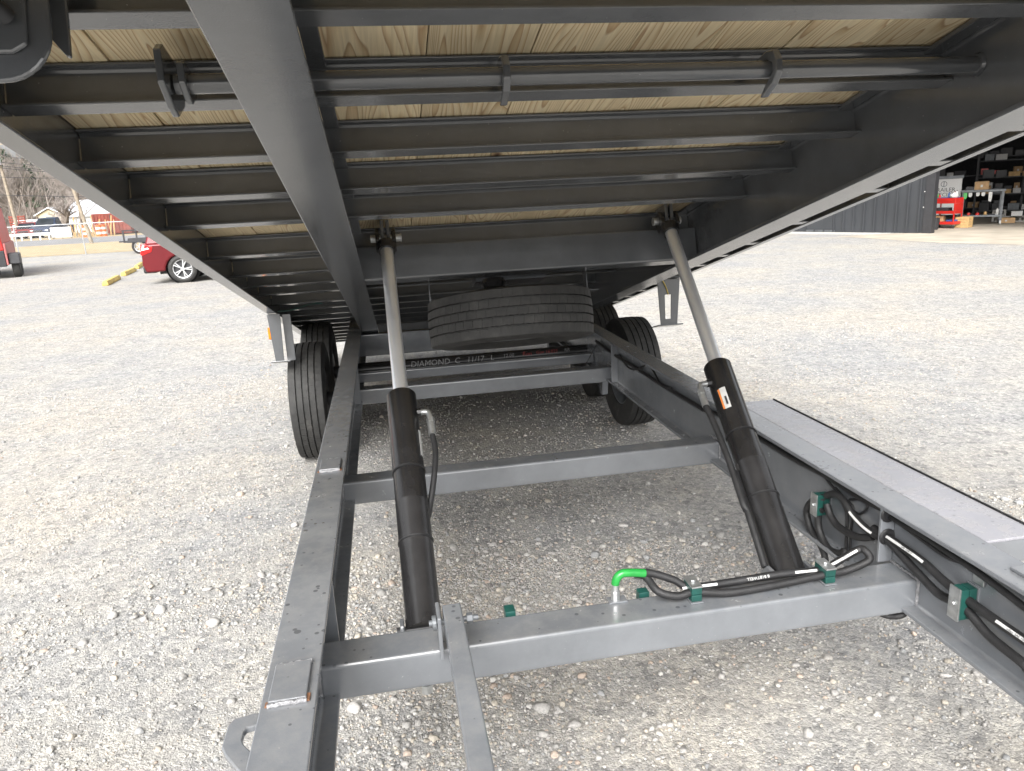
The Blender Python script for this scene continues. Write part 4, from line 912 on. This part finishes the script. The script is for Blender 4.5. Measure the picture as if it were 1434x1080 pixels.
def shed(name, label, x0, x1, y0, y1, hw, hr, wall, roof, ridge_x=True):
    root = tag(empty(name, ((x0 + x1) / 2, y0, 0)), label, 'shed')
    if ridge_x:
        ym = (y0 + y1) / 2
        MB().prism([(y0, 0), (y1, 0), (y1, hw), (ym, hr), (y0, hw)], (x0, 0, 0), Y, Z, (x1 - x0, 0, 0)).build('wall', wall, root)
        MB().prism([(y0 - .4, hw - .1), (ym, hr + .03), (y1 + .4, hw - .1), (y1 + .4, hw + .03), (ym, hr + .16), (y0 - .4, hw + .03)], (x0 - .3, 0, 0), Y, Z, (x1 - x0 + .6, 0, 0)).build('roof', roof, root)
    else:
        xm = (x0 + x1) / 2
        MB().prism([(x0, 0), (x1, 0), (x1, hw), (xm, hr), (x0, hw)], (0, y0, 0), X, Z, (0, y1 - y0, 0)).build('wall', wall, root)
        MB().prism([(x0 - .4, hw - .1), (xm, hr + .03), (x1 + .4, hw - .1), (x1 + .4, hw + .03), (xm, hr + .16), (x0 - .4, hw + .03)], (0, y0 - .3, 0), X, Z, (0, y1 - y0 + .6, 0)).build('roof', roof, root)
    MB().box((x0 + x1) / 2 - .5, (x0 + x1) / 2 + .5, y0 - .06, y0 - .005, 0, 2.0).build('door', 'steelgrey', root)
    return root
shed('white_shed', 'white metal shed with a pale sloping roof behind the big tree trunk', gx(97, 96), gx(97, 96) + 11, 96, 104, 1.9, 3.6, 'whitewall', 'roofwhite')
shed('cream_shed', 'cream sided shed with a low white gable roof', gx(59, 104), gx(92, 104), 104, 109, 2.2, 3.0, 'cream', 'roofwhite', False)
cx0, cx1 = gx(133, 75), gx(133, 75) + 3.2
ct = tag(empty('shipping_container', ((cx0 + cx1) / 2, 75, 0)), 'rusty red shipping container with wooden stakes stacked in front', 'container')
MB().box(cx0, cx1, 75, 79, .1, 1.95).build('box', 'contred', ct)
for k in range(11): xx = cx0 + .15 + k * (cx1 - cx0 - .3) / 10; MB().box(xx - .05, xx + .05, 74.94, 74.998, .2, 1.85).build('rib', 'contred', ct)
MB().box(cx0 + 1.55, cx0 + 1.6, 74.9, 74.99, .2, 1.85).build('door_bar', 'darksteel', ct)
for k in range(26):
    xx = gx(100 + k * 2.5, 73.5); hh = random.uniform(.9, 1.9); tx = random.uniform(-.25, .25)
    tag(MB().tube([(xx, 73.5 + random.uniform(-.4, .4), 0), (xx + tx, 73.5, hh)], .045, 5).build('wooden_stake', 'pinebox' if k % 3 else 'poleWood'), 'tall thin wooden stake leaning by the rusty container', 'stake', 'wooden stakes by the container')
def barrel(x, y, label):
    r = tag(empty('traffic_barrel', (x, y, 0)), label, 'barrel', 'orange traffic barrels in the yard')
    for k in range(5): MB().lathe([(k * .2, 0 if k == 0 else .27 - .012 * k), (k * .2 + .001, .29 - .014 * k), (k * .2 + .199, .285 - .014 * k), (k * .2 + .2, 0)], (x, y, 0), Z, 14).build('band', 'barrelor' if k % 2 == 0 else 'barrier', r, smooth=40)
barrel(gx(121, 71.5), 71.5, 'orange and white traffic barrel standing beside the leaning utility pole'); barrel(gx(140, 71.5), 71.5, 'orange and white traffic barrel in front of the red container, one of two'); barrel(gx(146, 71.7), 71.7, 'orange and white traffic barrel in front of the red container, one of two')
for k, xx in enumerate((23, 35)):
    rr_ = tag(empty('lift_mast', (gx(xx, 86), 86, 0)), 'red slatted lift mast standing behind the parked cars', 'machine', 'red lift masts')
    for s in (-.30, .30): MB().box(gx(xx, 86) + s - .05, gx(xx, 86) + s + .05, 85.95, 86.05, 0, 2.2).build('upright', 'contred', rr_)
    for z in (1.25, 1.5, 1.75, 2.0): MB().box(gx(xx, 86) - .36, gx(xx, 86) + .36, 85.9, 85.945, z, z + .16).build('slat', 'contred', rr_)

# trees
def bare_tree(h, seed, levels=5, r0=.17, spread=.55, rmin=.008, n=3):
    rnd = random.Random(seed); trunk, br = MB(), MB()
    def grow(p, d, L, r, lev):
        pts = [p]; rr = [r]; q = p.copy(); dd = d.copy()
        for i in range(n):
            dd = (dd + Vector((rnd.uniform(-.16, .16), rnd.uniform(-.16, .16), rnd.uniform(-.02, .12)))).normalized(); q = q + dd * (L / n); pts.append(q.copy()); rr.append(max(rmin, r * (1 - .42 * (i + 1) / n)))
        (trunk if lev == 0 else br).tube(pts, rr, 6 if lev == 0 else (4 if lev < 2 else 3), False)
        if lev >= levels: return
        for k in range(rnd.choice((3, 4, 4)) if lev else 6):
            t = rnd.uniform(.3, 1.) if lev else rnd.uniform(.35, 1.); j = min(int(t * n), n - 1); b = pts[j].lerp(pts[j + 1], t * n - j)
            a = rnd.uniform(0, 6.28); side = Vector((math.cos(a), math.sin(a), rnd.uniform(-.1, .5))).normalized(); nd = (dd * (1 - spread) + side * spread).normalized()
            grow(b, nd, L * rnd.uniform(.5, .72), rr[j] * .55, lev + 1)
    grow(Vector((0, 0, -.2)), Vector((0, 0, 1)), h * .55, r0, 0)
    return trunk, br
def tree_thing(label, x, y, h, seed, r0, group=None):
    t, b = bare_tree(h, seed, 5, r0); rt = tag(empty('bare_tree', (x, y, 0)), label, 'tree', group); mw = Matrix.Translation((x, y, 0))
    t.build('trunk', 'bark', rt, mw, 60); b.build('crown', 'twig', rt, mw)
tree_thing('bare tree with a very thick trunk beside the cream shed', gx(92, 86), 86, 5.0, 5, .50)
tree_thing('bare spreading tree behind the leaning utility pole', gx(118, 82), 82, 8, 9, .13)
tree_thing('slender bare tree rising beside the red container', gx(170, 84), 84, 8, 21, .12)
# far wood on the hill, one mass
def wood():
    base = []
    for s in range(4):
        t, b = bare_tree(13, 100 + s, 4, .13, .45, .034, 2); v = np.array(t.v + b.v); f = t.f + [tuple(i + len(t.v) for i in q) for q in b.f]; f = np.array([q for q in f if len(q) == 4]); base.append((v, f))
    rs = np.random.RandomState(5); V, F = [], []; off = 0
    for k in range(190):
        v, f = base[k % 4]; az = R(rs.uniform(-40, -6)); dist = 112 + 100 * rs.rand() ** 1.4; x, y = dist * math.sin(az), max(dist * math.cos(az), 110)
        a = rs.uniform(0, 6.28); s = rs.uniform(.55, .95); j = max(0., min(1, (y - 118) / (22 * 5))); z = 7 * (1 - math.cos(j * math.pi)) / 2 - .6
        q = v * s; V.append(np.c_[q[:, 0] * math.cos(a) - q[:, 1] * math.sin(a) + x, q[:, 0] * math.sin(a) + q[:, 1] * math.cos(a) + y, q[:, 2] + z]); F.append(f + off); off += len(v)
    V, F = np.concatenate(V), np.concatenate(F); me = D.meshes.new('woodland'); me.vertices.add(len(V)); me.vertices.foreach_set('co', V.ravel().astype(np.float32))
    me.loops.add(F.size); me.loops.foreach_set('vertex_index', F.ravel().astype(np.int32)); me.polygons.add(len(F)); me.polygons.foreach_set('loop_start', np.arange(0, F.size, 4, dtype=np.int32)); me.update(calc_edges=True)
    me.materials.append(M['twig']); tag(link('woodland', me), 'leafless grey brown woodland covering the hill beyond the yard', 'woodland', kind='stuff')
wood()
def pine(x, y, z, h, seed, label):
    rnd = random.Random(seed); rt = tag(empty('pine_tree', (x, y, z)), label, 'tree', 'pine trees on the hill')
    MB().tube([(x, y, z - .5), (x + .1, y, z + h * .55), (x, y, z + h)], [.28, .2, .04], 7, False).build('trunk', 'bark', rt)
    mb = MB()
    for k in range(1500):
        t = rnd.random() ** .8; zz = z + h * (.32 + .68 * t); rr = (1 - t) * h * .20 + .35; a = rnd.uniform(0, 6.28); lobes = .65 + .35 * math.sin(3 * a + 9 * t + seed); q = rr * lobes * math.sqrt(rnd.random())
        c = Vector((x + q * math.cos(a), y + q * math.sin(a), zz + rnd.uniform(-.3, .3))); u = Vector((rnd.uniform(-1, 1), rnd.uniform(-1, 1), rnd.uniform(-.4, .6))).normalized() * rnd.uniform(.25, .6); v = u.cross(Vector((rnd.uniform(-1, 1), rnd.uniform(-1, 1), rnd.uniform(-1, 1)))).normalized() * rnd.uniform(.08, .2)
        mb.add([c - u, c + v, c + u, c - v], [(0, 1, 2, 3)])
    mb.build('crown', 'needle', rt)
rs_ = random.Random(4)
for k in range(16):
    az = R(-30 + k * 1.25 + rs_.uniform(-.5, .5)) if k < 11 else R(-23 + (k - 11) * .8); d_ = rs_.uniform(150, 205); x, y = d_ * math.sin(az), d_ * math.cos(az); j = max(0., min(1, (y - 118) / (22 * 5)))
    pine(x, y, 7 * (1 - math.cos(j * math.pi)) / 2 - .6, rs_.uniform(9, 13.5), k, 'dark green pine rising among the bare woodland on the hill')

# ================================================================== RIGHT BACKGROUND: workshop
WD = Vector((16.06, 19.85, 0)); wd = Vector((.418, -.908, 0)).normalized(); wn = Vector((.908, .418, 0)).normalized()   # along wall (towards the bay), inwards
BMX = Matrix((wd, wn, Z)).transposed().to_4x4(); BMX.translation = WD        # local: x along wall (+ = bay side), y inwards
WS = empty('workshop', WD); WM[WS.name] = Matrix.Translation(WD); tag(WS, 'charcoal metal workshop with ribbed siding and a wide open bay', 'building')
def wp(mb, n, mat='siding', par=WS, **k): return mb.build(n, mat, par, BMX, **k)
wall_ = wp(MB().box(-12, 0, 0, .10, 0, 4.6), 'front_wall')
for k in range(34): xx = -.30 - k * .345; wp(MB().prism([(-.030, 0), (-.022, -.055), (.022, -.055), (.030, 0)], (xx, -.001, .02), X, Y, (0, 0, 4.5)), 'siding_rib', 'siding', wall_)
wp(MB().box(-.16, .10, -.055, .16, 0, 4.6), 'door_jamb', 'dkplastic', bevel=.005)
for z in (1.2, .75): wp(MB().box(-.19, -.165, -.062, -.05, z, z + .03), 'jamb_bolt', 'white')
dr = wp(MB().box(-4.05, -3.1, -.05, -.004, .08, 2.1), 'door', 'siding', bevel=.006); wp(MB().tube([(-3.2, -.06, 1.0), (-3.2, -.09, 1.0), (-3.2, -.09, .88)], .012, 8), 'handle', 'zinc', dr)
wp(MB().box(-4.12, -3.03, -.030, -.002, .02, .075), 'threshold', 'steelgrey')
wp(MB().box(5.4, 9.5, 0, .10, 0, 4.6), 'front_wall'); wp(MB().box(.102, 5.398, 0.001, .101, 3.7, 4.6), 'header')
wp(MB().box(-12, 9.5, 11.9, 12, 0, 4.6), 'back_wall', 'darksteel'); wp(MB().box(-12.1, -12.001, 0, 12, 0, 4.6), 'end_wall'); wp(MB().box(9.501, 9.6, 0, 12, 0, 4.6), 'end_wall')
wp(MB().prism([(-.5, 4.62), (6, 6.0), (12.5, 4.62), (12.5, 4.72), (6, 6.1), (-.5, 4.72)], (-12.4, 0, 0), Y, Z, (22.3, 0, 0)), 'roof', 'steelgrey')
def structure_poly(name, pts, z, mat): tag(MB().add([(p.x, p.y, z) for p in pts], [tuple(range(len(pts)))]).build(name, mat), kind='structure')
L2W = lambda x, y, z=0: BMX @ Vector((x, y, z))
structure_poly('concrete_floor', [L2W(-11.9, .12), L2W(9.4, .12), L2W(9.4, 11.8), L2W(-11.9, 11.8)], .006, 'concrete')
structure_poly('concrete_apron', [L2W(-.8, -.10), L2W(-1.9, -1.7), L2W(2, -3.2), L2W(9, -3.2), L2W(9, .10), L2W(.1, .10)], .005, 'concrete')
M['stonewhite'] = simple('pale_drain_stone', (.50, .49, .46), .9, 0, .35, 14., .8, 30.)
structure_poly('gravel_strip', [L2W(-12, -.02), L2W(-.85, -.02), L2W(-1.5, -.9), L2W(-12, -1.0)], .004, 'stonewhite')
def dist_to(px, back):      # point on the bay floor seen at a pixel column, a given distance inside the wall line
    d = ray((px, 300)); d.z = 0; d.normalize(); t = (wn.dot(WD) + back) / wn.dot(d); p = d * t; return Vector((p.x, p.y, 0))
view = lambda p: math.atan2(p.y, p.x) - math.pi / 2           # rotation so that local -Y faces the camera
def local(p, extra=0.): return Matrix.Translation(p) @ Matrix.Rotation(view(p) + extra, 4, 'Z')
# red tool cart
pc = dist_to(1326, 2.3); ca = empty('tool_cart', pc); CM_ = local(pc, -.5); WM[ca.name] = Matrix.Translation(pc); tag(ca, 'red steel tool cart with two open shelves just inside the bay', 'cart')
def cp_(mb, n, mat='redcart', **k): return mb.build(n, mat, ca, CM_, **k)
w2, d2 = .36, .24
for z, t in ((.13, .09), (.46, .09)): cp_(MB().box(-w2, w2, -d2, d2, z, z + t), 'shelf', bevel=.008)
cp_(MB().box(-w2, w2, -d2, d2, .78, .95), 'top_box', bevel=.01); cp_(MB().box(w2 - .012, w2 - .002, -d2 + .04, d2 - .04, .553, .777), 'side_panel'); cp_(MB().box(-w2 + .01, w2 - .01, -d2 - .012, -d2 - .001, .84, .93), 'drawer_front', bevel=.004); cp_(MB().box(-w2 + .02, w2 - .02, -d2 + .02, d2 - .02, .951, .962), 'top_mat', 'bluetray')
for x in (-w2 + .02, w2 - .02):
    for y in (-d2 + .02, d2 - .02): cp_(MB().box(x - .018, x + .018, y - .018, y + .018, .222, .458), 'post', bevel=.003); cp_(MB().box(x - .018, x + .018, y - .018, y + .018, .552, .778), 'post', bevel=.003); cp_(MB().lathe([(-.02, 0), (-.02, .05), (.02, .05), (.02, 0)], (x, y, .055), X, 14), 'caster', 'dkplastic'); cp_(MB().box(x - .01, x + .01, y - .01, y + .01, .10, .129), 'caster_stem', 'zinc')
def bottle(px_, loc, r, h, mat, label, cap='dkplastic'):
    b = MB().lathe([(0, 0), (0, r), (h * .7, r), (h * .8, r * .45), (h * .9, r * .42)], loc, Z, 14).build('bottle', mat, None, None, 40); tag(b, label, 'bottle', 'bottles and cans on the cart')
    WM[b.name] = Matrix.Identity(4); MB().lathe([(h * .9, r * .5), (h, r * .45), (h, 0)], loc, Z, 12).build('cap', cap, b, None, 40)
M['b_green'] = simple('green_bottle', (.08, .45, .10), .4); M['b_blue'] = simple('blue_can', (.10, .18, .42), .35); M['b_silver'] = simple('silver_can', (.5, .5, .5), .3, .7); M['b_red'] = simple('red_can', (.6, .05, .04), .35); M['bag'] = simple('cloudy_plastic_bag', (.60, .60, .58), .4, 0, .2, 12.)
ctop = lambda x, y, z=.963: CM_ @ Vector((x, y, z))
for i, (x, y, r, h, mt, lb_) in enumerate(((-.30, -.10, .035, .14, 'b_green', 'small green bottle on the red tool cart'), (-.20, -.14, .03, .10, 'b_red', 'short red can on the red tool cart'), (.04, -.05, .033, .17, 'b_blue', 'tall blue spray can on the red tool cart'), (.12, -.08, .033, .18, 'b_silver', 'silver spray can on the red tool cart beside the blue one'), (.20, -.02, .033, .19, 'b_red', 'tall red spray can on the red tool cart'), (.28, -.06, .035, .22, 'bag', 'pale spray bottle on the red tool cart'))):
    bottle(0, ctop(x, y), r, h, mt, lb_)
bgm = MB(); rnd = random.Random(8)
bgm.lathe([(0, 0), (0, .10), (.05, .13), (.10, .12), (.14, .05), (.16, .07), (.165, 0)], ctop(.26, -.17), Z, 9); tag(bgm.build('plastic_bag', 'bag', smooth=20), 'crumpled pale plastic bag on the corner of the red cart', 'bag')
def crate(loc, hx, hy, hz, mat, label, name='box', cat='box', rot=0., group=None, seam=True):
    mw = local(Vector((loc[0], loc[1], 0)), rot); mw.translation = Vector(loc); b = empty(name, loc); WM[b.name] = Matrix.Translation(loc); tag(b, label, cat, group)
    MB().box(-hx, hx, -hy, hy, 0, hz).build('carton', mat, b, mw, bevel=.006)
    if seam: MB().box(-hx + .004, hx - .004, -.025, .025, hz + .0005, hz + .002).build('tape', 'pinebox', b, mw); MB().box(-.03, .03, -hy - .003, -hy - .0005, hz * .3, hz * .6).build('box_label', 'white', b, mw)
    return b
c_ = ctop(-.16, -.05, .222); crate(c_, .11, .09, .17, 'cardboard', 'cardboard box on the lower shelf of the red cart', rot=-.5)
c_ = ctop(.20, -.05, .222); crate(c_, .12, .12, .05, 'bluetray', 'flat blue tray on the lower shelf of the red cart', 'tray', 'tray', rot=-.5, seam=False)
c_ = ctop(-.1, -.02, .552); crate(c_, .2, .12, .10, 'darksteel', 'dark tray of tools on the upper shelf of the red cart', 'tool_tray', 'tray', rot=-.5, seam=False)
# yellow pine box on the floor
py = dist_to(1351, 2.6); bx_ = empty('wooden_crate', py); WM[bx_.name] = Matrix.Translation(py); tag(bx_, 'small yellow pine crate on the floor beside the red cart', 'crate'); LM = local(py, -.4)
for k in range(4): MB().box(-.20, .20, -.16, .16, .012 + k * .085, .012 + k * .085 + .079).build('slat', 'pinebox', bx_, LM, bevel=.004)
# black bucket left of the cart
pk = dist_to(1309, 1.5); tag(MB().lathe([(0, 0), (0, .13), (.34, .16), (.34, .17), (.36, .17), (.36, .15), (.02, .12)], pk + Z * .008, Z, 20).build('bucket', 'dkplastic', smooth=40), 'black bucket standing by the door jamb', 'bucket')
# workbench on wheels
pw = dist_to(1373, 4.2); wk = empty('workbench', pw); WM[wk.name] = Matrix.Translation(pw); tag(wk, 'grey steel rolling workbench with a lower shelf inside the bay', 'workbench'); KM = local(pw, .05)
def kp(mb, n, mat='steelgrey', **k): return mb.build(n, mat, wk, KM, **k)
kp(MB().box(-.62, .62, -.36, .36, 1.06, 1.13), 'bench_top', bevel=.006); kp(MB().box(-.58, .58, -.33, .33, .26, .32), 'lower_shelf', bevel=.006)
for x in (-.55, .55):
    for y in (-.30, .30):
        kp(MB().box(x - .035, x + .035, y - .035, y + .035, .14, .258), 'leg_foot'); kp(MB().box(x - .035, x + .035, y - .035, y + .035, .322, 1.058), 'leg'); kp(MB().lathe([(-.025, 0), (-.025, .07), (.025, .07), (.025, 0)], (x, y, .078), X, 16), 'caster', 'white' if x > 0 and y < 0 else 'dkplastic')
def onb(x, y, z): return KM @ Vector((x, y, z))
crate(onb(-.05, -.05, 1.132), .20, .14, .26, 'cardboard', 'open cardboard box on top of the grey workbench')
crate(onb(-.38, -.1, 1.132), .12, .10, .10, 'dkplastic', 'black tool case on top of the grey workbench', 'tool_case', 'case', seam=False)
for i, (x, h, mt, lb_) in enumerate(((-.50, .2, 'b_green', 'green roll hanging from the edge of the workbench'), (-.36, .14, 'white', 'white tag hanging from the edge of the workbench'), (-.15, .12, 'white', 'white glove hanging from the workbench edge'), (.0, .12, 'bag', 'pale rag hanging from the workbench edge'), (.2, .30, 'bag', 'sheet of pale paper clipped under the workbench top'))):
    p = onb(x, -.375, 1.05); mw = KM.copy(); mw.translation = p; tag(MB().prism([(-.05, 0), (.05, 0), (.055, -h * .6), (.03, -h), (-.04, -h * .95), (-.05, -h * .5)], (0, -.008, 0), X, Z, (0, .016, 0)).build('hanging_rag', mt, None, mw, bevel=.003), lb_, 'rag')
for i, (x, r, h, mt, lb_) in enumerate(((-.35, .05, .10, 'b_red', 'red can lying low on the workbench shelf'), (-.1, .06, .09, 'redcart', 'round red tin on the workbench shelf'), (.12, .045, .12, 'pinebox', 'amber jar on the workbench shelf'), (.45, .05, .22, 'bag', 'pale bottle on the end of the workbench shelf'))):
    bottle(0, onb(x, -.2, .322), r, h, mt, lb_)
# sign board behind the cart
ps = dist_to(1318, 3.6); si = empty('sign_board', ps); WM[si.name] = Matrix.Translation(ps); tag(si, 'white sign board with dark lettering standing behind the red cart', 'sign'); SM = local(ps, .0)
MB().box(-.52, .52, 0, .03, .35, 1.52).build('board', 'white', si, SM, bevel=.004)
for x in (-.48, .48): MB().box(x - .02, x + .02, .031, .06, 0, 1.5).build('leg', 'steelgrey', si, SM)
for txt, z, sz in (('TRAILER', 1.17, .175), ('SPECIAL', 1.01, .175)): link('lettering', text_mesh(txt, sz, 'ink', .002), si, SM @ Matrix.Translation((.02, -.003, z)) @ Matrix.Rotation(R(90), 4, 'X'))
MB().lathe([(-.004, .075), (-.004, .095), (0, .095), (0, .075)], SM @ Vector((0, -.001, 1.36)), SM.to_3x3() @ Vector((0, -1, 0)), 24, True).build('logo_ring', 'steelgrey', si); MB().box(-.012, .012, -.005, -.001, 1.285, 1.435).build('logo_bar', 'steelgrey', si, SM)
MB().box(-.55, .55, -.002, .06, 1.525, 1.62).build('top_rail', 'steelgrey', si, SM)
# back shelving with clutter
def shelf_unit(px, back, w_, levels, label, seed):
    p = dist_to(px, back); u = empty('shelving_unit', p); WM[u.name] = Matrix.Translation(p); tag(u, 'dark steel ' + label, 'shelving'); US = local(p); rnd = random.Random(seed)
    for x in (-w_, w_):
        for y in (-.25, .25): MB().box(x - .03, x + .03, y - .03, y + .03, .008, levels[-1] + .45).build('upright', 'darksteel', u, US)
    for z in levels: MB().box(-w_ + .031, w_ - .031, -.28, .28, z, z + .04).build('shelf_board', 'darksteel', u, US)
    mats = ['cardboard', 'steelgrey', 'dkplastic', 'dkplastic', 'darksteel', 'steelgrey', 'darksteel', 'dkplastic', 'b_red', 'white', 'pinebox', 'darksteel']; nm = {'cardboard': 'brown cardboard carton', 'steelgrey': 'grey steel parts bin', 'dkplastic': 'black plastic bin', 'white': 'white carton', 'b_blue': 'blue parts bin', 'pinebox': 'pale wooden box', 'darksteel': 'dark steel part', 'b_red': 'red parts bin'}
    for li, z in enumerate(levels):
        x = -w_ + .16
        while x < w_ - .2:
            hw = rnd.uniform(.08, .2); hh = rnd.uniform(.12, .34); mt = rnd.choice(mats)
            if rnd.random() < .85:
                c = US @ Vector((x + hw, -.08, z + .041)); crate(c, hw * .92, .16, hh, mt, '%s on the %s shelf of the %s' % (nm[mt], ('bottom', 'second', 'third', 'top')[li], label), 'storage_box', 'box', rnd.uniform(-.1, .1), 'boxes on the workshop shelving', seam=mt in ('cardboard', 'white'))
            x += hw * 2 + .04
shelf_unit(1362, 8.2, 1.5, (.35, .95, 1.55, 2.2), 'shelving behind the workbench', 3)
shelf_unit(1425, 8.4, 1.4, (.25, .85, 1.45, 2.05), 'shelving behind the concrete blocks', 6)
# cinder blocks
blk = MB().ringplate([(-.2, 0), (.2, 0), (.2, .2), (-.2, .2)], [(-.13, .04), (.13, .04), (.13, .16), (-.13, .16)], (0, -.1, 0), X, Z, (0, .2, 0)).mesh('concrete_block', 'galv')
M['block'] = simple('concrete_block', (.34, .33, .31), .9, 0, .15, 8., .4, 60.); blk.materials.clear(); blk.materials.append(M['block'])
for k, (px, z) in enumerate(((1399, 0), (1399, .203), (1413, 0), (1421, 0), (1428, .0))):
    p = dist_to(px, 5.6); mw = local(p); mw.translation = p + Z * (z + .008); tag(link('concrete_block', blk, None, mw, .004), 'grey hollow concrete block on the bay floor' if z == 0 else 'grey hollow concrete block stacked on top of another', 'block', 'concrete blocks on the bay floor' if z == 0 else None)
p = dist_to(1410, 5.0); crate(p + Z * .008, .25, .15, .17, 'cardboard', 'low brown carton lying in front of the concrete blocks'); p = dist_to(1424, 5.4); crate(p + Z * .212, .16, .12, .16, 'white', 'white carton sitting on the concrete blocks', seam=False)
